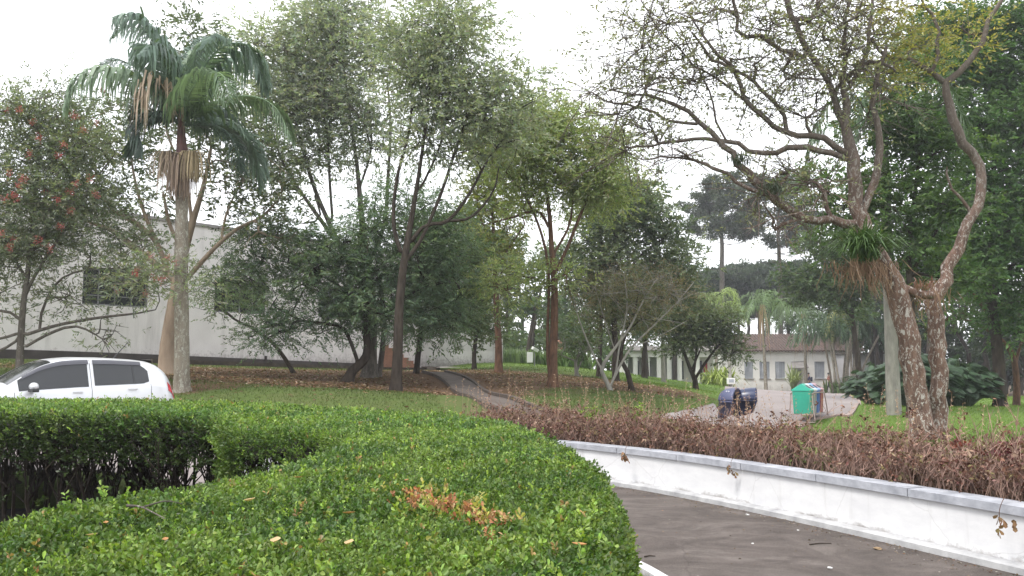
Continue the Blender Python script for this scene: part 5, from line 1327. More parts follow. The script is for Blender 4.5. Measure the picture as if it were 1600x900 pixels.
# ------------------------------------------------------------------ araucarias
def araucaria(label, px, py, Y, top, crown, seed, tr=.3, group=None, nb=34, leafc=((.045, .062, .042), (.09, .11, .075)), big=1.0, umb=True, bare=True):
    r = np.random.default_rng(seed); p0 = U(px, py, Y); base = np.array([p0[0], p0[1], gz(p0[0], p0[1])]); t = thing('araucaria', label, 'tree', base, 0, group)
    T = U(top[0], top[1], Y); sk = Skel(); n = 24; prev = -1; ids = []
    for i in range(n + 1):
        u = i / n; prev = sk.add(base * (1 - u) + T * u + r.normal(size=3) * .03 - (np.array([0, 0, .3]) if i == 0 else 0), prev, tr * (1 - .62 * u)); ids.append(prev)
    x0, x1, y0, y1 = crown; R = (x1 - x0) / 2 / PM(Y); z0 = U(px, y1, Y)[2]; z1 = T[2]; P = []; D = []
    for k in range(nb):
        u = r.random() ** .8; z = z0 + (z1 - z0) * u; a = r.random() * 2 * PI; q = R * (1.0 - .55 * u ** 2) * (.7 + .35 * r.random()) * (1 if umb else (1 - .3 * u))
        j = int(np.argmin([abs(sk.p[i][2] - z + .4) for i in ids])); s = sk.p[ids[j]]; pr = ids[j]; m = 6; last = None
        for w in range(1, m + 1):
            v = w / m; e = s + np.array([math.cos(a) * q * v, math.sin(a) * q * v, -.18 * q * v + .42 * q * v ** 2.5]) + r.normal(size=3) * .05; pr = sk.add(e, pr, .05 * (1 - .6 * v))
            if v > .62:
                for g_ in range(3):
                    e2 = e + np.array([r.normal() * .42, r.normal() * .42, .15 + .2 * r.random()]) * big; sk.add(e2, pr, .02)
                    nn = int(26 * big); P.append(e2 + r.normal(size=(nn, 3)) * np.array([.24, .24, .17]) * big); D.append(r.normal(size=(nn, 3)) + [0, 0, .7])
    if bare:
        for k in range(12):
            z = z0 - (z0 - base[2]) * .5 * r.random(); a = r.random() * 2 * PI; q = R * (.3 + .5 * r.random()); j = int(np.argmin([abs(sk.p[i][2] - z) for i in ids])); s = sk.p[ids[j]]
            m1 = sk.add(s + np.array([math.cos(a) * q * .5, math.sin(a) * q * .5, -.1]), ids[j], .03); sk.add(s + np.array([math.cos(a) * q, math.sin(a) * q, .05 * q]), m1, .015)
    V, Fc = sk.mesh(); qmesh('trunk', V, Fc, B_grey, t, smooth=True, off=base)
    P = np.concatenate(P); D = np.concatenate(D); tt = r.random((len(P), 1)); V, Fc, cc = leaves(P, D, np.array(leafc[0]) * (1 - tt) + np.array(leafc[1]) * tt, .3 * big, .1 * big, 4, .2, .5, 0, r=r)
    qmesh('foliage', V, Fc, M_leaf, t, col=cc, off=base)
araucaria('tall araucaria with a bare pale trunk standing against the sky right of centre', 1128, 602, 96, (1128, 290), (1058, 1197, 292, 375), 81, .4, nb=30, big=1.15)
araucaria('second tall araucaria whose flat crown spreads behind the long leaning limbs', 1222, 602, 98, (1215, 272), (1138, 1297, 275, 398), 82, .36, nb=36, big=1.15)
for i, (px, py, top, w) in enumerate([(1112, 596, 438, 34), (1140, 596, 432, 40), (1168, 597, 424, 42), (1200, 598, 430, 40), (1230, 598, 420, 40), (1258, 598, 432, 36), (1088, 596, 446, 30), (1185, 598, 445, 38), (1153, 597, 450, 30)]):
    araucaria('tall araucaria in the dark distant row behind the long building', px, py, 112 + 3 * (i % 3), (px + 2, top), (px - w, px + w, top, top + 45), 90 + i, .3, 'araucarias in the distant row', nb=34, leafc=((.035, .055, .038), (.075, .1, .068)), big=1.7, bare=False)

# distant woodland masses that read as one
def wood_mass(name, label, spots, c1, c2, seed, L=.55, dens=1.0):
    r = np.random.default_rng(seed); Ps = []; Cs = []; TV = []; TF = []; b = 0
    for px, py, rx, ry, Y in spots:
        pm = PM(Y); w = U(px, py, Y); A_ = PI * rx * ry / pm / pm; n = int(A_ * 3.6 * dens / (L * L * .22) / 6)
        ncl = max(4, int(A_ / 2.2)); cc_ = w + unit(r.normal(size=(ncl, 3))) * (r.random((ncl, 1)) ** .5) * [rx / pm, (rx + ry) * .5 / pm, ry / pm]
        ci_ = r.integers(0, ncl, n); P = cc_[ci_] + r.normal(size=(n, 3)) * [.62, .62, .4]
        tc = np.clip(r.normal(.45, .28, ncl), 0, 1)[ci_][:, None]; Ps.append(P); Cs.append(np.array(c1) * (1 - tc) + np.array(c2) * tc)
        for _ in range(max(1, int(rx / 22))):
            x = w[0] + r.normal() * rx / pm * .5; y = w[1] + r.normal(); z = tz(x, y)
            v, f = tube_np(np.array([[x, y, z - .2], [x + r.normal() * .3, y, (z + w[2]) / 2], [x + r.normal() * .6, y, w[2]]]), np.array([.22, .17, .1]), 6); TV.append(v); TF.append(f + b); b += len(v)
    P = np.concatenate(Ps); V, Fc, cc = leaves(P, r.normal(size=(len(P), 3)) + [0, 0, .3], np.concatenate(Cs), L, L * .42, 6, L * 1.2, .8, .2, r=r)
    o = qmesh(name, V, Fc, M_leaf, col=cc); tag(o, label, 'woodland', kind='stuff')
    o2 = qmesh(name + '_trunks', np.concatenate(TV), np.concatenate(TF), B_dark, smooth=True); tag(o2, 'dark trunks within ' + label, 'woodland', kind='stuff')
wood_mass('distant_woods', 'the distant green woods beyond the park lawn',
    [(660, 535, 50, 30, 95), (640, 470, 50, 60, 90), (700, 430, 50, 50, 88), (760, 500, 50, 50, 86), (800, 450, 45, 50, 82), (840, 520, 50, 40, 78), (880, 480, 50, 50, 76), (920, 530, 45, 38, 74), (830, 480, 40, 30, 68), (960, 480, 45, 50, 80), (1000, 440, 50, 55, 84),
     (905, 545, 30, 22, 66), (1040, 500, 45, 40, 98), (935, 565, 25, 14, 64), (860, 400, 50, 40, 84), (780, 390, 45, 40, 88), (740, 560, 30, 12, 98), (730, 350, 40, 30, 90), (1060, 420, 35, 45, 92), (780, 535, 45, 25, 76), (845, 550, 40, 20, 72), (900, 520, 40, 30, 72), (960, 545, 35, 20, 78), (1000, 520, 30, 25, 96), (700, 500, 50, 35, 92), (640, 540, 40, 20, 98), (690, 548, 40, 12, 104), (800, 545, 45, 18, 72)],
    (.05, .085, .035), (.125, .165, .065), 100, .5)
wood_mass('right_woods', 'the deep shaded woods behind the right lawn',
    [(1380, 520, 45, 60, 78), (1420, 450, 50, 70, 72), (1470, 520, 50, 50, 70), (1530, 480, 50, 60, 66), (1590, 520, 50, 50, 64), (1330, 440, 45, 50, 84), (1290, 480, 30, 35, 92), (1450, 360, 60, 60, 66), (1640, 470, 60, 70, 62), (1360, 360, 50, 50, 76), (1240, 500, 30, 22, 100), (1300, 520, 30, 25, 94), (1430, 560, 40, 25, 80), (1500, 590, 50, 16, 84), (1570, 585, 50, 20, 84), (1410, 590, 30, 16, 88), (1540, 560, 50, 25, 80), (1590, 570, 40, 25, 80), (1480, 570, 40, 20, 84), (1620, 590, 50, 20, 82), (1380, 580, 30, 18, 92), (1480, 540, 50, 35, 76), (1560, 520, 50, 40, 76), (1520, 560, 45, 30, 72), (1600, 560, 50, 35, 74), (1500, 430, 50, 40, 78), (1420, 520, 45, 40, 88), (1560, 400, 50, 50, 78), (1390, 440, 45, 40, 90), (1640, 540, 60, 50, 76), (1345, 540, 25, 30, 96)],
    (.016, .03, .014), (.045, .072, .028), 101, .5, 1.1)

# ------------------------------------------------------------------ right hand side trees
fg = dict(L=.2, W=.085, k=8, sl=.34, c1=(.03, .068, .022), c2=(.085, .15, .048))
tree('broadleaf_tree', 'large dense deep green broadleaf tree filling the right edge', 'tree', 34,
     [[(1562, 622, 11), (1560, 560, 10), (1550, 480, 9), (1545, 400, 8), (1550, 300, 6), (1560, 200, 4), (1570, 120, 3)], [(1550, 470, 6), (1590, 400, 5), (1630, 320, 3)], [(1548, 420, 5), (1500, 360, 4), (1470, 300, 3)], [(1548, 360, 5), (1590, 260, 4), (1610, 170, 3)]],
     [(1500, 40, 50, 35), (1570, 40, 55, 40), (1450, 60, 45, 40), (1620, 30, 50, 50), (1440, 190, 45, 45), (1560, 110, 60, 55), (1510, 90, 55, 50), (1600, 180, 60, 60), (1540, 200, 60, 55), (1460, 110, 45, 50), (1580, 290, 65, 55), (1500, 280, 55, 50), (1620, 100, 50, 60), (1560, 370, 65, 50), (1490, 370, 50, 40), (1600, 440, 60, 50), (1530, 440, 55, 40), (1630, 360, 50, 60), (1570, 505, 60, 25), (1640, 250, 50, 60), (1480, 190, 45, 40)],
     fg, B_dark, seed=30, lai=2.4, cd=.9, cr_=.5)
tree('broadleaf_tree', 'dark green leafy tree directly behind the big lichen spotted trunks', 'tree', 27,
     [[(1425, 640, 8), (1420, 590, 7), (1425, 500, 6.5), (1420, 400, 6), (1430, 300, 5), (1440, 200, 3)], [(1424, 480, 5), (1380, 400, 4), (1350, 330, 3)], [(1422, 430, 4), (1470, 350, 3), (1500, 300, 2)]],
     [(1380, 110, 40, 40), (1450, 130, 40, 45), (1400, 200, 45, 40), (1480, 240, 40, 40), (1290, 300, 35, 35), (1310, 350, 40, 30), (1400, 290, 50, 45), (1450, 330, 50, 50), (1370, 340, 40, 40), (1440, 250, 45, 40), (1400, 400, 50, 35), (1460, 420, 45, 35), (1350, 280, 35, 35), (1500, 340, 35, 40), (1420, 190, 40, 40), (1340, 220, 30, 30), (1500, 430, 35, 35)],
     lf(L=.17, W=.075, k=8, c1=(.03, .06, .02), c2=(.09, .145, .045)), B_dark, seed=31, lai=1.6, cd=1.2, cr_=.42)
tree('shade_tree', 'bushy mid green tree above the cane palm clump, hiding the end of the long building', 'tree', 50,
     [[(1345, 622, 6), (1342, 580, 5.5), (1335, 520, 5), (1325, 450, 4), (1310, 380, 3)], [(1335, 500, 3.5), (1290, 450, 3), (1260, 430, 2)]],
     [(1280, 430, 50, 35), (1320, 400, 45, 35), (1260, 460, 40, 25), (1310, 460, 45, 28), (1350, 440, 35, 35), (1245, 430, 25, 20), (1340, 480, 35, 25), (1290, 390, 35, 28), (1360, 390, 35, 35)],
     lf(L=.24, W=.11, k=7, c1=(.04, .065, .035), c2=(.095, .13, .065)), B_dark, seed=32, lai=1.6, cd=.55, cr_=.55)
tree('arching_tree', 'tree with low arching reddish branches under the dark canopy at the right edge', 'tree', 38,
     [[(1588, 628, 6), (1588, 590, 5.5), (1580, 550, 5), (1550, 520, 4), (1510, 500, 3), (1470, 500, 2)], [(1586, 570, 4), (1600, 530, 3.5), (1640, 500, 3)], [(1560, 528, 3), (1530, 470, 2.5), (1500, 440, 2)]],
     [(1500, 490, 40, 14), (1540, 470, 45, 18), (1590, 490, 40, 18), (1470, 520, 30, 12)], lf(L=.18, W=.08, c1=(.03, .055, .02), c2=(.07, .1, .035)), B_red, seed=33, lai=.9, cd=1.0)
# big twin tree with lichen on its stems
KL = lf(L=.1, W=.036, k=5, sl=.2, c1=(.12, .125, .085), c2=(.19, .195, .13), spread=.8)
t1 = tree('lichen_tree', 'left one of two lichen spotted trunks, its long half bare limbs reaching far left', 'tree', 16,
     [[(1441, 690, 19), (1436, 640, 18.5), (1428, 580, 18.5), (1414, 510, 19), (1400, 460, 20), (1378, 410, 19), (1352, 360, 17), (1338, 310, 16), (1330, 260, 15), (1322, 200, 12), (1318, 130, 7), (1320, 60, 5), (1325, -10, 4)],
      [(1330, 240, 7), (1300, 225, 6.5), (1262, 212, 6), (1232, 210, 5.5), (1200, 190, 5), (1165, 160, 4.5), (1145, 110, 4), (1110, 70, 3), (1075, 20, 2)],
      [(1232, 210, 4.5), (1215, 170, 4), (1170, 120, 3.5), (1120, 95, 3), (1080, 50, 2)],
      [(1330, 250, 6), (1290, 235, 6), (1240, 232, 6), (1185, 240, 5), (1140, 220, 4.5), (1080, 218, 3.5), (1020, 225, 2.5), (980, 230, 1.6)],
      [(1345, 350, 9), (1310, 345, 9), (1270, 345, 8), (1235, 322, 8), (1190, 290, 8), (1160, 262, 7), (1135, 232, 6), (1100, 195, 5), (1060, 165, 4), (1010, 150, 3), (955, 140, 2)],
      [(1220, 312, 5), (1160, 290, 4), (1110, 260, 3.2), (1060, 245, 2.5), (1000, 248, 1.6)], [(1100, 195, 3.6), (1050, 190, 3), (990, 165, 2.4), (935, 150, 1.5)],
      [(1320, 190, 6), (1285, 110, 5.5), (1245, 50, 6), (1230, 0, 6), (1226, -30, 5)], [(1270, 85, 4), (1210, 75, 4.5), (1185, 55, 4.5), (1160, 60, 4), (1150, 20, 3.5), (1143, -10, 3)],
      [(1165, 160, 3), (1130, 130, 3), (1085, 100, 2.4), (1040, 60, 1.8), (1010, 20, 1.2)], [(1135, 232, 3), (1110, 150, 2.5), (1090, 100, 2), (1060, 40, 1.3)], [(1322, 150, 5), (1350, 90, 4), (1360, 20, 3), (1365, -20, 2.5)],
      [(1390, 440, 9), (1420, 455, 9), (1440, 460, 9), (1462, 462, 8)], [(1345, 330, 8), (1365, 290, 8), (1372, 220, 7), (1368, 150, 5), (1385, 70, 4)], [(1322, 210, 5), (1305, 150, 4.5), (1350, 100, 4), (1400, 110, 3)]],
     [(985, 160, 55, 35), (945, 140, 30, 25), (1010, 100, 50, 35), (1060, 60, 45, 40), (1090, 130, 50, 40), (1040, 200, 50, 25), (1110, 30, 45, 35), (1150, 100, 40, 35), (1000, 225, 45, 18), (1180, 170, 40, 30), (1060, 250, 40, 15), (1200, 60, 40, 40), (1250, 120, 45, 40), (1290, 60, 45, 45),
      (1330, 100, 45, 45), (1350, 30, 45, 35), (1280, 170, 35, 30), (1230, 270, 40, 25), (1170, 300, 35, 18), (1250, 20, 35, 30), (1020, 30, 35, 25), (970, 60, 30, 30), (1290, 280, 30, 30), (1370, 160, 30, 35), (1300, -10, 50, 25), (1130, -10, 45, 20), (1220, 350, 35, 15)],
     KL, B_lich, seed=34, lai=.5, cd=5.5, cr_=.5, tw=9, rt=.0055, pw=.44, kup=.2, rj=.03, thick=1.3)
t2 = tree('lichen_tree', 'right one of two lichen spotted trunks, bending out right and forking near the top', 'tree', 16.4,
     [[(1470, 688, 13.5), (1469, 640, 13.5), (1464, 580, 14), (1463, 520, 14), (1460, 470, 14), (1478, 435, 12), (1498, 385, 11), (1520, 335, 10), (1537, 290, 10), (1528, 255, 10), (1500, 215, 10.5), (1487, 180, 10.5), (1480, 130, 9), (1500, 105, 8), (1530, 65, 7), (1552, 20, 6), (1568, -10, 5)],
      [(1480, 128, 7.5), (1450, 110, 7), (1420, 95, 6), (1390, 90, 5), (1355, 60, 4)], [(1455, 112, 5), (1470, 60, 5), (1450, 20, 4), (1435, -10, 3)], [(1520, 330, 5), (1490, 300, 3.5), (1480, 260, 2.5)]],
     [(1390, 70, 45, 30), (1430, 30, 45, 35), (1380, 130, 35, 25), (1500, 40, 35, 35), (1350, 20, 40, 30), (1440, 80, 30, 25)], dict(KL, c1=(.16, .16, .05), c2=(.26, .23, .08)), B_lich, seed=35, thick=1.0, lai=.8, cd=3.0, cr_=.32, tw=4, rt=.007, kup=.2, rj=.03)
# bromeliad on the left stem
def on_tree(name, label, px, py, Y, n, h, c1, c2, w, seed, dead, arch=.9, dl_=1.0):
    r = np.random.default_rng(seed); p = U(px, py, Y); t = thing(name, label, 'plant', p)
    B0 = p + r.normal(size=(n, 3)) * [.1, .08, .04]; V, Fc, cc = straps(B0, n, h, c1, c2, w, r, arch, dn=.15); qmesh('foliage', V, Fc, M_palm, t, col=cc, off=p)
    if dead:
        B0 = p + r.normal(size=(dead, 3)) * [.3, .12, .05] + [0, 0, -.1]; V, Fc, cc = straps(B0, dead, .45, (.17, .1, .07), (.3, .2, .14), w * .8, r, .5, dn=1.8); V[:, 2] = V[:, 2]
        an = 0
        P = B0; n2 = dead; seg = 5; tt = np.linspace(0, 1, seg); ln = (.25 + .3 * r.random(n2)) * dl_; dx = r.normal(size=(n2, 2)) * .07
        Q = P[:, None, :] + np.stack([dx[:, :1] * tt, dx[:, 1:] * tt, -ln[:, None] * tt + .05], -1)[:, :, :]
        Q = Q + (r.normal(size=(n2, 1, 3)) * .13 + r.normal(size=(n2, seg, 3)) * .025) * tt[None, :, None]; ws_ = w * .55 * np.array([.8, 1, 1, .7, .1]); V = np.stack([Q - np.array([1, .3, 0]) * ws_[None, :, None] * .5, Q + np.array([1, .3, 0]) * ws_[None, :, None] * .5], 2).reshape(-1, 3)
        qmesh('dead_leaves', V, Fc, M_dry, t, col=cc, off=p)
on_tree('bromeliad', 'large strap leaved epiphyte with hanging dead leaves on a lichen spotted trunk', 1350, 405, 15.5, 420, 1.0, (.045, .09, .03), (.1, .17, .05), .03, 41, 190)
on_tree('bromeliad', 'small dark epiphyte clump low on the long leaning limb', 1205, 300, 15.6, 120, .28, (.04, .06, .04), (.09, .11, .07), .02, 42, 0, .8)
on_tree('bromeliad', 'small grey green epiphyte tuft high on the long leaning limb', 1158, 255, 15.6, 120, .26, (.06, .08, .06), (.11, .13, .09), .02, 43, 0, .8)
on_tree('dead_leaf_mass', 'tangle of dead reddish leaves caught in the fork between the two lichen spotted trunks', 1440, 452, 16, 60, .3, (.2, .1, .08), (.28, .16, .12), .025, 44, 70, 1.0, .7)

# split leaf philodendron bushes on the right lawn
def philo(label, px, py, Y, w, h, n, seed):
    r = np.random.default_rng(seed); p0 = U(px, py, Y); base = np.array([p0[0], p0[1], gz(p0[0], p0[1])]); t = thing('philodendron', label, 'bush', base)
    pts = [(0, 0)]; 
    outl = []
    for i in range(15):
        u = i / 14; env = .5 * math.sin(PI * (.08 + .88 * u) ** .8) + .06; outl.append((u * 1.0 + .07 * (i % 2), env * (1.0 if i % 2 == 0 else .42)))
    V = []; Fq = []; cols = []; b = 0; SV = []; SF = []; sb = 0
    k = len(outl)
    L2 = np.array([[y, x, -.18 * x * x - .22 * abs(y)] for x, y in outl]); R2 = L2 * [-1, 1, 1]; M2 = np.array([[0, x * .98, -.18 * x * x + .02] for x, y in outl])
    for _ in range(n):
        a = r.random() * 2 * PI; q = r.random() ** .5; hz = h * (.35 + .7 * r.random()) * (1.1 - .5 * q); c0 = np.array([math.cos(a) * w * q, math.sin(a) * w * q * .7, hz]); s = .27 + .17 * r.random()
        az = a + r.normal() * .5; tilt = r.uniform(-.5, -.05)
        Rm = np.array(Matrix.Rotation(az - PI / 2, 3, 'Z') @ Matrix.Rotation(tilt, 3, 'X') @ Matrix.Rotation(r.normal() * .3, 3, 'Y'))
        for side in (L2, R2):
            vv = np.concatenate([M2, side]) @ Rm.T * s + c0; V.append(vv); Fq.append(np.array([[i, i + 1, k + i + 1, k + i] for i in range(k - 1)]) + b); b += 2 * k
            cols.append(np.tile(np.array([.045, .08, .042]) * (.7 + .8 * r.random()), (2 * k, 1)))
        v, f = tube_np(cr([[c0[0] * .25, c0[1] * .25, -.05], [c0[0] * .6, c0[1] * .6, hz * .7], c0], 3), .014, 4); SV.append(v); SF.append(f + sb); sb += len(v)
    qmesh('stems', np.concatenate(SV), np.concatenate(SF), simple('philo_stem' + str(seed), (.08, .13, .05), (.05, .08, .03), 4), t)
    qmesh('foliage', np.concatenate(V), np.concatenate(Fq), M_palm, t, col=np.concatenate(cols))
philo('split leaf philodendron bush left of the pale grey palm trunk', 1366, 632, 36, 1.1, 1.7, 230, 51)
philo('wide split leaf philodendron bush between the pale palm and the lichen spotted trunks', 1430, 632, 33, 1.6, 2.1, 420, 52)
philo('split leaf philodendron bush right of the lichen spotted trunks', 1500, 634, 34, 1.4, 2.0, 360, 53)

# ------------------------------------------------------------------ parked silver white hatchback
TB = np.array([  # x, z_bottom, half width, z belt, roof half width, z roof
 [-1.93, .36, .60, .62, .52, .70], [-1.90, .28, .70, .80, .58, .92], [-1.80, .24, .77, .93, .585, 1.14], [-1.62, .22, .805, .985, .57, 1.35], [-1.45, .21, .82, .99, .56, 1.425], [-1.1, .2, .83, .975, .565, 1.465], [-.6, .2, .835, .955, .575, 1.492],
 [0, .2, .835, .935, .585, 1.495], [.35, .2, .835, .92, .585, 1.465], [.65, .2, .835, .91, .59, 1.37], [.95, .2, .83, .905, .62, 1.19], [1.22, .2, .82, .885, .66, 1.02], [1.4, .2, .8, .85, .66, .95], [1.65, .22, .765, .79, .62, .88], [1.85, .26, .69, .68, .55, .76], [1.95, .34, .58, .58, .48, .62]])
def tb(x):
    return np.array([np.interp(x, TB[:, 0], TB[:, k]) for k in range(6)])
def tbs(x):  # smoothed table
    return sum(tb(np.clip(x + d_, -1.93, 1.95)) for d_ in (-.09, -.045, 0, .045, .09)) / 5
def csec(x):
    _, zb_, hw, zt_, rw_, zr = tbs(x); low = zb_
    zm = .5 * (zb_ + zt_)
    return np.array([[0, low], [hw * .86, low], [hw * .965, low + .07], [hw * .99, zm * .85], [hw, zm + .1], [hw * .985, zt_ - .05], [hw * .955, zt_], [hw * .955 * .7 + rw_ * .3 - .0, zt_ + (zr - zt_) * .3 if zr - zt_ > .02 else zt_ + .004], [rw_ + (hw * .955 - rw_) * .28, zt_ + (zr - zt_) * .68],
                     [rw_ + .02, zt_ + (zr - zt_) * .9], [rw_ - .05, zr - .012 + .0], [rw_ * .55, zr + .022], [0, zr + .032]])
def spos(x, s):
    c_ = csec(x); s = np.clip(s, 0, len(c_) - 1.001); i = int(s); t = s - i; return c_[i] * (1 - t) + c_[i + 1] * t
car = thing('parked_car', 'silver white hatchback with tinted windows parked behind the hedge', 'car', (0, 0, 0))
ca = math.radians(227)   # heading of the nose in the plan
tail = U(277, 600, 17.0); CAR_S = 1.0
hx, hy = math.cos(ca), math.sin(ca)
# near (left) rear corner sits at the tail point
lx, ly = -hy, hx
cxy = np.array([tail[0] + hx * 1.85 - lx * .7, tail[1] + hy * 1.85 - ly * .7])
zc_ = max(gz(*cxy), .4)
car.location = (cxy[0], cxy[1], zc_ + .03); car.rotation_euler = (0, 0, ca); car.scale = (.96, .96, 1)
m, nt, b, o = nmat('car_paint'); b.inputs['Base Color'].default_value = (.62, .63, .65, 1); b.inputs['Metallic'].default_value = .25; b.inputs['Roughness'].default_value = .32; b.inputs['Coat Weight'].default_value = .6; M_paint = m
M_tint = simple('tinted_glass', (.03, .032, .036), (.026, .028, .03), 1, .06, 0); M_rub = simple('black_trim', (.03, .03, .032), (.02, .02, .022), 10, .55, 0)
M_visor = simple('smoked_visor', (.085, .085, .1), (.07, .07, .085), 2, .2, 0)
def surf(name, mat, xs, ss, lift, parent, side=1, both=False):
    mb = MB()
    for sd in ((1, -1) if both else (side,)):
        V = []
        for x in xs:
            for s in (ss(x) if callable(ss) else ss):
                y, z = spos(x, s); y2, z2 = spos(x, s + .05); y1, z1 = spos(x, s - .05); n = np.array([z2 - z1, -(y2 - y1)]); n = n / (np.linalg.norm(n) + 1e-9)
                V.append((x, sd * (y + n[0] * lift), z + n[1] * lift))
        k = len(ss(xs[0]) if callable(ss) else ss); Fq = []
        for i in range(len(xs) - 1):
            for j in range(k - 1):
                q = (i * k + j, (i + 1) * k + j, (i + 1) * k + j + 1, i * k + j + 1); Fq.append(q if sd < 0 else q[::-1])
        mb.add(V, Fq)
    return mb.build(name, mat, parent, True)
xs = np.linspace(-1.93, 1.95, 70); k = 13
mb = MB(); V = []; 
for x in xs:
    c_ = csec(x); ring = [(x, y, z) for y, z in c_] + [(x, -y, z) for y, z in c_[::-1][1:-1]]; V += ring
kk = 24; Fq = [(i * kk + j, (i + 1) * kk + j, (i + 1) * kk + (j + 1) % kk, i * kk + (j + 1) % kk) for i in range(69) for j in range(kk)]
Fq = [q[::-1] for q in Fq]; Fq += [tuple(range(kk)), tuple(range(69 * kk, 70 * kk))[::-1]]
mb.add(V, Fq); body = mb.build('body', M_paint, car, True)
e_ = body.modifiers.new('e', 'EDGE_SPLIT'); e_.split_angle = math.radians(50)
def srange(x0, x1, n): return np.linspace(x0, x1, n)
for sd in (1, -1):
    w = surf('side_window', M_tint, srange(-.16, 1.05, 22), lambda x: np.linspace(6.22, min(9.0, 9.0), 8), .005, car, sd)
    w = surf('side_window', M_tint, srange(-1.33, -.27, 20), lambda x: np.linspace(6.3 + .25 * max(0, (-1.2 - x) / .13), 8.9 - 1.1 * max(0, (-1.1 - x) / .23) ** 1.5, 8), .005, car, sd)
    surf('rain_visor', M_visor, srange(-.18, .98, 24), np.linspace(8.55, 9.35, 4), .018, car, sd); surf('rain_visor', M_visor, srange(-1.2, -.26, 20), np.linspace(8.55, 9.35, 4), .018, car, sd)
    surf('window_divider', M_rub, srange(-1.04, -1.015, 2), np.linspace(6.3, 8.7, 6), .009, car, sd)
    for xx in (-.215, 1.12, -1.36): surf('door_seam', M_rub, srange(xx, xx + .009, 2), np.linspace(3.0, 6.1 if xx > 0 else (9.6 if xx == -.215 else 6.2), 14), .002, car, sd)
    q = MB(); q.ell((.86, sd * .95, 1.0), (.075, .14, .07), 14, 10); mi = q.build('mirror', M_paint, car, True)
    q = MB(); q.box((.8, sd * .95 - .12, .9), (.92, sd * .95 + .12, .965)); q.box((.84, sd * .80, .9), (.9, sd * .87, .945)); q.build('mirror_base', M_rub, mi, bev=.015)
    for xx in (-.98, .05):
        q = MB(); y, z = spos(xx, 5.1); q.box((xx - .09, sd * (y + .018) - .012, z - .02), (xx + .09, sd * (y + .018) + .012, z + .018)); q.build('door_handle', M_paint, car, bev=.01)
    surf('tail_light', simple('tail_red%d' % sd, (.5, .03, .04), (.42, .02, .03), 4, .15, 0), srange(-1.9, -1.72, 8), np.linspace(4.9, 7.1, 6), .008, car, sd)
    surf('headlight', simple('head_clear%d' % sd, (.6, .62, .64), (.5, .52, .54), 4, .1, 0), srange(1.62, 1.9, 8), np.linspace(4.8, 5.9, 4), .008, car, sd)
    for xx in (-1.22, 1.26):
        q = MB(); prof = [(.0, -.1), (.22, -.1), (.29, -.09), (.305, -.05), (.305, .05), (.29, .09), (.22, .1), (0, .1)]
        ring = []; 
        for r_0, w_ in prof:
            for i in range(28): ring.append((xx + r_0 * math.cos(2 * PI * i / 28), sd * (.74) + w_, .30 + r_0 * math.sin(2 * PI * i / 28)))
        fq = [(j * 28 + i, j * 28 + (i + 1) % 28, (j + 1) * 28 + (i + 1) % 28, (j + 1) * 28 + i) for j in range(7) for i in range(28)]
        q.add(ring, fq); wh = q.build('wheel', M_rub, car, True)
        q = MB(); ring = []
        for r_0, w_ in [(.0, .12), (.08, .125), (.2, .105), (.205, .08)]:
            for i in range(28): ring.append((xx + r_0 * math.cos(2 * PI * i / 28), sd * (.74 + w_), .30 + r_0 * math.sin(2 * PI * i / 28)))
        q.add(ring, [(j * 28 + i, j * 28 + (i + 1) % 28, (j + 1) * 28 + (i + 1) % 28, (j + 1) * 28 + i) for j in range(3) for i in range(28)]); q.build('hubcap', simple('hubcap%d%d' % (sd, int(xx)), (.5, .5, .52), (.4, .4, .42), 3, .3, 0), wh, True)
surf('windscreen', M_tint, srange(.46, 1.2, 16), np.linspace(9.9, 12, 8), .006, car, both=True)
surf('rear_window', M_tint, srange(-1.78, -1.54, 8), np.linspace(10.1, 12, 8), .006, car, both=True)
q = MB(); q.tube([(-.9, 0, 1.5), (-1.2, 0, 1.84)], [.011, .006], 6); q.build('antenna', M_rub, car)

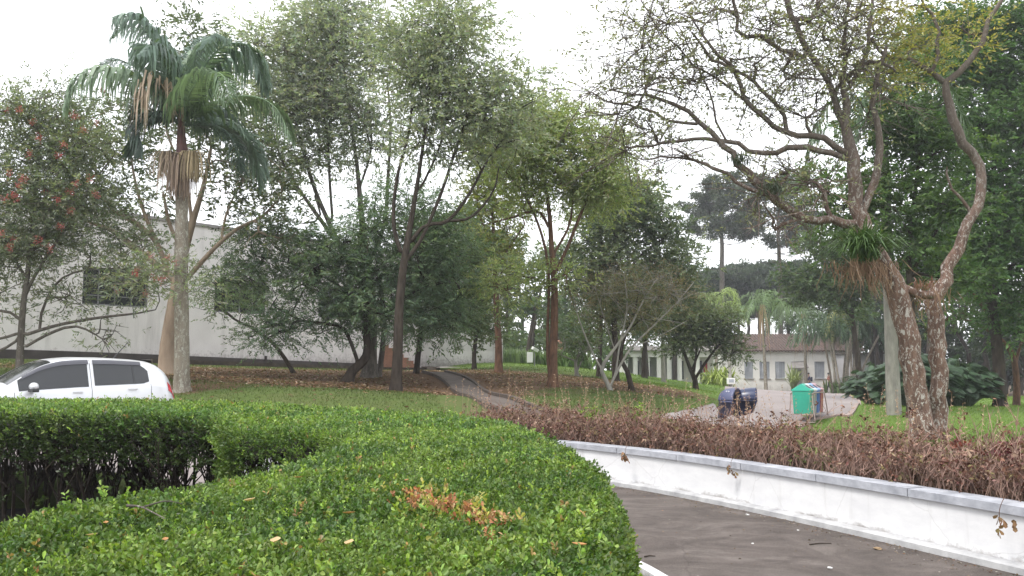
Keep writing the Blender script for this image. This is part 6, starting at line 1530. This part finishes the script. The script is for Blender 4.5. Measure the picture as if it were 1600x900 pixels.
# ------------------------------------------------------------------ navy telephone hoods
M_navy = simple('navy_fibreglass', (.022, .032, .085), (.016, .024, .062), 2, .3, 0); M_navy_in = simple('navy_dark', (.02, .022, .05), (.012, .014, .035), 2, .5, 0)
M_lav = simple('faded_navy', (.09, .1, .18), (.055, .062, .13), 2, .4, 0)
pp = U(1155, 660, 24); zg_ = gz(pp[0], pp[1]); ph = thing('telephone_hoods', 'pair of rounded navy telephone hoods on a low post by the road', 'phone booth', (pp[0], pp[1], zg_))
ztop = U(1150, 606.5, 24)[2] - zg_
def hood(cx, cy, yaw, mat, w=.34, dp=.40, hh=.62):
    """shell open to local +x, rounded back, tapering down behind"""
    V = []; nu, nv = 26, 16; Fq = []
    for j in range(nv + 1):
        u = j / nv
        for i in range(nu + 1):
            a = PI * i / nu   # 0..pi over the top from side to side
            # arch section: straight sides below, half circle above; the length along x shrinks towards the closed back
            back = math.cos(u * PI / 2) ** .5 if u < 1 else 0.0
            y = math.cos(a); z = math.sin(a)
            V.append((dp * (.5 - 1.15 * math.sin(u * PI / 2)), w * y * back, hh * .5 * z * back))
    for j in range(nv):
        for i in range(nu): Fq.append((j * (nu + 1) + i, j * (nu + 1) + i + 1, (j + 1) * (nu + 1) + i + 1, (j + 1) * (nu + 1) + i))
    # skirts: hang the sides down
    n0 = len(V); 
    for j in range(nv + 1):
        u = j / nv; back = math.cos(u * PI / 2) ** .5 if u < 1 else 0.0; dr = .34 * (1 - .0 * u) + .14 * math.sin(u * PI / 2)
        for sg in (1, -1): V.append((dp * (.5 - 1.15 * math.sin(u * PI / 2)) - .12 * (1 - u), sg * w * back * .86, -dr))
    for j in range(nv):
        for sgi, ii in ((0, 0), (1, nu)): Fq.append((j * (nu + 1) + ii, (j + 1) * (nu + 1) + ii, n0 + (j + 1) * 2 + sgi, n0 + j * 2 + sgi))
    Mx = Matrix.Translation((cx, cy, ztop - hh * .5)) @ Matrix.Rotation(yaw, 4, 'Z')
    mb = MB(); mb.add([tuple(Mx @ Vector(v)) for v in V], Fq); o = mb.build('hood', mat, ph, True); s_ = o.modifiers.new('s', 'SOLIDIFY'); s_.thickness = .035; s_.offset = 0
    mb = MB(); Mi = Mx
    mb.box((-.26, -.13, -.3), (-.1, .13, .12), Mi); tel = mb.build('telephone', simple('phone%d' % int(cx * 100), (.12, .14, .24), (.08, .1, .18), 5, .5, 0), ph, bev=.02)
    mb = MB(); mb.box((-.095, -.11, -.14), (-.06, -.06, .09), Mi); mb.build('handset', M_rub, tel, bev=.01)
    return o
hood(-.25, -.06, math.radians(-38), M_lav, .33, .44, .72)
hood(.28, .12, math.radians(-12), M_navy, .30, .5, .66)
mb = MB(); mb.tube([(.0, .1, -.1), (.0, .1, ztop - .45)], .05, 12); mb.tube([(-.42, .12, ztop - .4), (.3, .12, ztop - .4)], .035, 8); mb.build('post', M_lav, ph, True)
# small white mark on the left hood
mb = MB()
Mx = Matrix.Translation((-.25, -.06, ztop - .36)) @ Matrix.Rotation(math.radians(-38), 4, 'Z')
for s in (0, .06): mb.tube([Mx @ Vector((-.02 + s, -.215 - .0 * s, .29)), Mx @ Vector((.0 + s, -.245, .265)), Mx @ Vector((.02 + s, -.225, .285))], .008, 5)
mb.build('white_mark', simple('mark_white', (.8, .8, .8), (.75, .75, .75), 3), ph)

# ------------------------------------------------------------------ row of recycling bins in a tubular stand
pb = U(1256, 664, 27.6); rowd = np.array([.23, .37]); zb_ = gz(pb[0] + .3, pb[1] + .5)
yaw_b = math.atan2(rowd[1], rowd[0])   # row runs along local x
def mk_bin(i, name, label, colr, faded):
    x, y = pb[0] + rowd[0] * i * 1.12, pb[1] + rowd[1] * i * 1.12
    t = thing('recycling_bin', label, 'bin', (x, y, zb_ + .27), yaw_b)
    m_ = simple('bin_' + name, colr, tuple(c * .8 for c in colr), 2, .4, 0); l_ = simple('lid_' + name, faded, tuple(c * .85 for c in faded), 2, .4, 0)
    mb = MB(); a, c_ = .185, .26; a2, c2 = .205, .29; h = .72
    mb.add([(-a, -c_, 0), (a, -c_, 0), (a, c_, 0), (-a, c_, 0), (-a2, -c2, h), (a2, -c2, h), (a2, c2, h), (-a2, c2, h)], [(0, 3, 2, 1), (4, 5, 6, 7), (0, 1, 5, 4), (1, 2, 6, 5), (2, 3, 7, 6), (3, 0, 4, 7)]); mb.build('body', m_, t, bev=.02)
    mb = MB(); a3, c3 = .22, .31
    mb.add([(-a3, -c3, h + .004), (a3, -c3, h + .004), (a3, c3, h + .004), (-a3, c3, h + .004), (-a3, -c3, h + .05), (a3, -c3, h + .05), (a3, c3, h + .05), (-a3, c3, h + .05), (-a3 * .9, 0, h + .25), (a3 * .9, 0, h + .25)],
           [(0, 3, 2, 1), (0, 1, 5, 4), (1, 2, 6, 5), (2, 3, 7, 6), (3, 0, 4, 7), (4, 5, 9, 8), (6, 7, 8, 9), (5, 6, 9), (7, 4, 8)]); ld = mb.build('lid', l_, t, bev=.012)
    mb = MB()
    for s in (-1, 1): mb.add([(-.15, s * .24, h + .10), (.15, s * .24, h + .10), (.13, s * .10, h + .195), (-.13, s * .10, h + .195)], [(0, 1, 2, 3)])
    mb.build('flap', M_rub, ld)
    return t
mk_bin(0, 'green', 'green recycling bin with a roof shaped lid, nearest of the row by the round road', (.025, .33, .23), (.03, .4, .29))
mk_bin(1, 'grey', 'grey recycling bin with a white lid, second in the row behind the green one', (.3, .32, .33), (.6, .63, .66))
mk_bin(2, 'blue', 'blue recycling bin, third in the row between the grey and the red ones', (.04, .12, .38), (.25, .42, .72))
mk_bin(3, 'red', 'red recycling bin with a faded pink lid, last in the row', (.32, .07, .06), (.5, .3, .34))
sd_ = thing('bin_stand', 'bent grey tube stand that carries the row of recycling bins', 'stand', (pb[0], pb[1], zb_), yaw_b)
M_tube = simple('worn_tube', (.4, .34, .32), (.26, .18, .16), 8, .5, 0, metal=.3)
mb = MB()
for s in (-1, 1):
    mb.tube(cr([(-.28, s * .42, .02), (-.22, s * .36, .5), (-.18, s * .335, .86), (-.08, s * .335, .93), (1.45, s * .335, .93), (1.6, s * .335, .86), (1.68, s * .38, .4), (1.72, s * .42, .0)], 5), .018, 8)
    mb.tube([(-.22, s * .30, .262), (1.62, s * .30, .262)], .014, 6)
mb.tube([(-.28, -.42, .02), (-.28, .42, .02)], .018, 8); mb.tube([(1.72, -.42, .02), (1.72, .42, .02)], .018, 8); mb.tube([(-.2, -.34, .262), (-.2, .34, .262)], .014, 6); mb.tube([(1.62, -.34, .262), (1.62, .34, .262)], .014, 6)
mb.build('frame', M_tube, sd_, True)

# ------------------------------------------------------------------ two people by the long building
def skin_mesh(name, joints, bones, mat, parent, root=0):
    me = bpy.data.meshes.new(name); me.from_pydata([j[:3] for j in joints], bones, []); me.materials.append(mat); o = link(bpy.data.objects.new(name, me), parent)
    s = o.modifiers.new('skin', 'SKIN'); s.use_smooth_shade = True
    for i, j in enumerate(joints):
        rr = j[3] if isinstance(j[3], tuple) else (j[3], j[3]); me.skin_vertices[0].data[i].radius = rr
        me.skin_vertices[0].data[i].use_root = (i == root)
    ss_ = o.modifiers.new('sub', 'SUBSURF'); ss_.levels = 1; ss_.render_levels = 1
    return o
M_skin = simple('skin', (.3, .17, .11), (.24, .13, .085), 3, .6, 0); M_hair = simple('hair_dark', (.02, .015, .012), (.012, .01, .01), 20)
def person(label, px, Y, yaw, shirt, trousers, stride, bag=False):
    p = U(px, 612, Y); z = gz(p[0], p[1]); t = thing('person', label, 'person', (p[0], p[1], z), yaw)
    J = [(0, 0, .95, .1), (0, 0, 1.2, (.13, .1)), (.02, 0, 1.42, (.12, .09)), (.03, 0, 1.52, .05), (.05, 0, 1.62, .08), (.05, 0, 1.72, .08),
         (0, .19, 1.4, .05), (-.1 * stride, .25, 1.14, .04), (.12 * stride, .24, .92, .03), (.14 * stride, .24, .84, .032), (0, -.19, 1.4, .05), (.1 * stride, -.25, 1.14, .04), (.24 * stride, -.22, .95, .03), (.28 * stride, -.22, .88, .032),
         (0, .1, .88, .085), (.2 * stride, .1, .5, .06), (.3 * stride, .1, .08, .04), (.42 * stride + .06 * (1 - stride), .1, .04, .035), (0, -.1, .88, .085), (-.08 * stride, -.1, .5, .06), (-.34 * stride, -.1, .12, .04), (-.26 * stride + .08, -.1, .04, .035)]
    Bn = [(0, 1), (1, 2), (2, 3), (3, 4), (4, 5), (2, 6), (6, 7), (7, 8), (8, 9), (2, 10), (10, 11), (11, 12), (12, 13), (0, 14), (14, 15), (15, 16), (16, 17), (0, 18), (18, 19), (19, 20), (20, 21)]
    skin_mesh('body', J, Bn, M_skin, t)
    g = lambda i, k=1.18: (*J[i][:3], tuple(v * k for v in J[i][3]) if isinstance(J[i][3], tuple) else J[i][3] * k)
    skin_mesh('shirt', [g(0), g(1), g(2), g(6), g(7), g(10), g(11)], [(0, 1), (1, 2), (2, 3), (3, 4), (2, 5), (5, 6)], simple('shirt%d' % px, shirt, tuple(c * .8 for c in shirt), 5, .9), t)
    skin_mesh('trousers', [g(0, 1.22), g(14), g(15, 1.25), g(16, 1.4), g(18), g(19, 1.25), g(20, 1.4)], [(0, 1), (1, 2), (2, 3), (0, 4), (4, 5), (5, 6)], simple('trousers%d' % px, trousers, tuple(c * .8 for c in trousers), 5, .9), t)
    q = MB(); q.ell((.035, 0, 1.735), (.098, .09, .085), 12, 8); q.build('hair', M_hair, t, True)
    q = MB()
    for i in (17, 21): q.ell((J[i][0] - .02, J[i][1], .045), (.13, .05, .045), 10, 6)
    q.build('shoes', M_rub, t, True)
    if bag:
        q = MB(); q.box((-.3, -.15, 1.0), (-.13, .15, 1.42)); q.build('backpack', simple('pack%d' % px, (.02, .025, .07), (.015, .02, .05), 5), t, bev=.03)
person('person in navy clothes with a dark backpack, half hidden by a slender palm', 1265, 80, PI * .9, (.025, .03, .09), (.02, .022, .04), .35, True)
person('person in a salmon shirt and black trousers walking left of the cane palm clump', 1296, 79, PI * 1.02, (.5, .22, .18), (.02, .02, .022), .9)

# grit and crumbled leaves gathered by the wall kerb and strewn over the driveway
r9 = np.random.default_rng(95); ns = 2600; s9 = r9.uniform(6, smax - 3, ns); o9 = -.14 - r9.exponential(.16, ns); p9 = along(s9, o9)
x9 = r9.uniform(.9, 6, 500); y9 = r9.uniform(4, 13, 500); k9 = (np.hypot(x9, y9) < rw(np.degrees(np.arctan2(x9, y9))) - .2) & (x9 > 1.4); p9 = np.concatenate([p9, np.stack([x9[k9], y9[k9]], -1)])
P9 = np.concatenate([p9, np.full((len(p9), 1), .006)], 1); pal = np.array([[.12, .08, .05], [.2, .14, .09], [.3, .27, .24], [.07, .05, .04]])
V, Fc, cc = leaves(P9, r9.normal(size=(len(P9), 3)) * [1, 1, .05], pal[r9.choice(4, len(P9), p=[.35, .3, .15, .2])], .02, .012, 1, .005, .2, 0, up=1.8, jit=.1, r=r9, ls=r9.uniform(.4, 1.5, len(P9)))
o = qmesh('kerb_grit', V, Fc, M_dry, col=cc); tag(o, 'grit and crumbled leaves gathered along the foot of the white wall', 'grit', kind='stuff')
# small litter on the driveway: white chips and a stick
r8 = np.random.default_rng(90)
for lb, px, py, s in [('small white chip lying on the driveway, nearest the hedge', 1168, 805, .022), ('white crumb on the driveway near the bottom edge', 1297, 889, .024), ('tiny white fleck in the middle of the driveway', 1176, 850, .015), ('pale fleck on the driveway towards the wall kerb', 1247, 829, .014), ('tan dead leaf on the driveway at lower right', 1371, 859, .04)]:
    k = U(px, py, 1.0) - [0, 0, EYE]; w = np.array([0, 0, EYE]) + k * (EYE / -k[2]); mb = MB(); v0 = len(mb.v); mb.ell((0, 0, s * .3), (s, s * .7, s * .35), 7, 5)
    mb.v = [(x + r8.normal() * s * .15, y + r8.normal() * s * .15, max(z + r8.normal() * s * .1, .0)) for x, y, z in mb.v]
    o = mb.build('litter_chip' if 'leaf' not in lb else 'dry_leaf', simple('chip%d' % px, (.75, .74, .72) if 'leaf' not in lb else (.4, .28, .16), None, 30), None); o.location = (w[0], w[1], .001); tag(o, lb, 'litter' if 'leaf' not in lb else 'leaf')
for lb, a_, b2 in [('thin dark stick lying on the driveway in front of the wall', (1265, 852), (1299, 850)), ('thin dark stick lying on the driveway near the hedge', (1007, 871), (1024, 870))]:
    P = []
    for px, py in (a_, b2):
        k = U(px, py, 1.0) - [0, 0, EYE]; P.append(np.array([0, 0, EYE]) + k * (EYE / -k[2]))
    c0 = (P[0] + P[1]) / 2; c0[2] = 0.0; t = thing('stick', lb, 'stick', c0); mb = MB(); mb.tube([P[0] - c0 + [0, 0, .008], [0, .01, .012], P[1] - c0 + [0, 0, .007]], [.007, .006, .004], 6); mb.build('twig', B_dark, t)

# ------------------------------------------------------------------ thin haze volume added to lift the dark tones
m = bpy.data.materials.new('haze'); m.use_nodes = True; nt = m.node_tree; nt.nodes.clear(); o_ = N(nt, 'ShaderNodeOutputMaterial'); pv = N(nt, 'ShaderNodeVolumePrincipled')
pv.inputs['Color'].default_value = (.93, .95, 1, 1); pv.inputs['Density'].default_value = .0009; pv.inputs['Anisotropy'].default_value = .3; nt.links.new(pv.outputs[0], o_.inputs['Volume'])
q = MB(); q.box((-160, -30, -4), (160, 260, 42)); hz = q.build('haze', m); tag(hz, 'thin pale haze volume added to lift the dark tones', 'haze', kind='stuff')

# ------------------------------------------------------------------ camera, light, sky
cam = bpy.data.cameras.new('camera'); co = link(bpy.data.objects.new('camera', cam)); co.location = (0, 0, EYE); co.rotation_euler = (PI / 2 + PITCH, 0, 0)
cam.sensor_width = 36; cam.lens = F / 1600 * 36; cam.clip_start = .05; cam.clip_end = 5000
bpy.context.scene.camera = co
SUN_EL, SUN_AZ = math.radians(60), math.radians(-125)   # azimuth from +Y towards +X
sl = bpy.data.lights.new('sun', 'SUN'); sl.energy = 1.5; sl.angle = math.radians(16); sl.color = (1, .97, .92); so = link(bpy.data.objects.new('sun', sl))
dv = Vector((math.sin(SUN_AZ) * math.cos(SUN_EL), math.cos(SUN_AZ) * math.cos(SUN_EL), math.sin(SUN_EL))); so.rotation_euler = dv.to_track_quat('Z', 'Y').to_euler()
w = bpy.data.worlds.new('World'); bpy.context.scene.world = w; w.use_nodes = True; nt = w.node_tree; nt.nodes.clear()
out = N(nt, 'ShaderNodeOutputWorld'); bg = N(nt, 'ShaderNodeBackground'); sky = N(nt, 'ShaderNodeTexSky'); sky.sky_type = 'NISHITA'; sky.sun_disc = False; sky.sun_elevation = SUN_EL; sky.sun_rotation = SUN_AZ; sky.dust_density = 4; sky.air_density = 1.0
tc = N(nt, 'ShaderNodeTexCoord'); nz = N(nt, 'ShaderNodeTexNoise'); nz.inputs['Scale'].default_value = 1.6; nz.inputs['Detail'].default_value = 5; nt.links.new(tc.outputs['Generated'], nz.inputs['Vector'])
cl = ramp(nt, nz.outputs['Fac'], [(.3, (9.0, 9.2, 9.6)), (.7, (10.5, 10.6, 10.8))])
nt.links.new(mix(nt, .88, sky.outputs[0], cl), bg.inputs[0]); bg.inputs[1].default_value = .1; nt.links.new(bg.outputs[0], out.inputs[0])
vs = bpy.context.scene.view_settings; vs.view_transform = 'Standard'; vs.look = 'None'; vs.gamma = 1; vs.exposure = 1.15; vs.use_curve_mapping = False
cy = bpy.context.scene.cycles; cy.max_bounces = 6; cy.diffuse_bounces = 3; cy.glossy_bounces = 2; cy.transmission_bounces = 3; cy.transparent_max_bounces = 4; cy.use_denoising = True
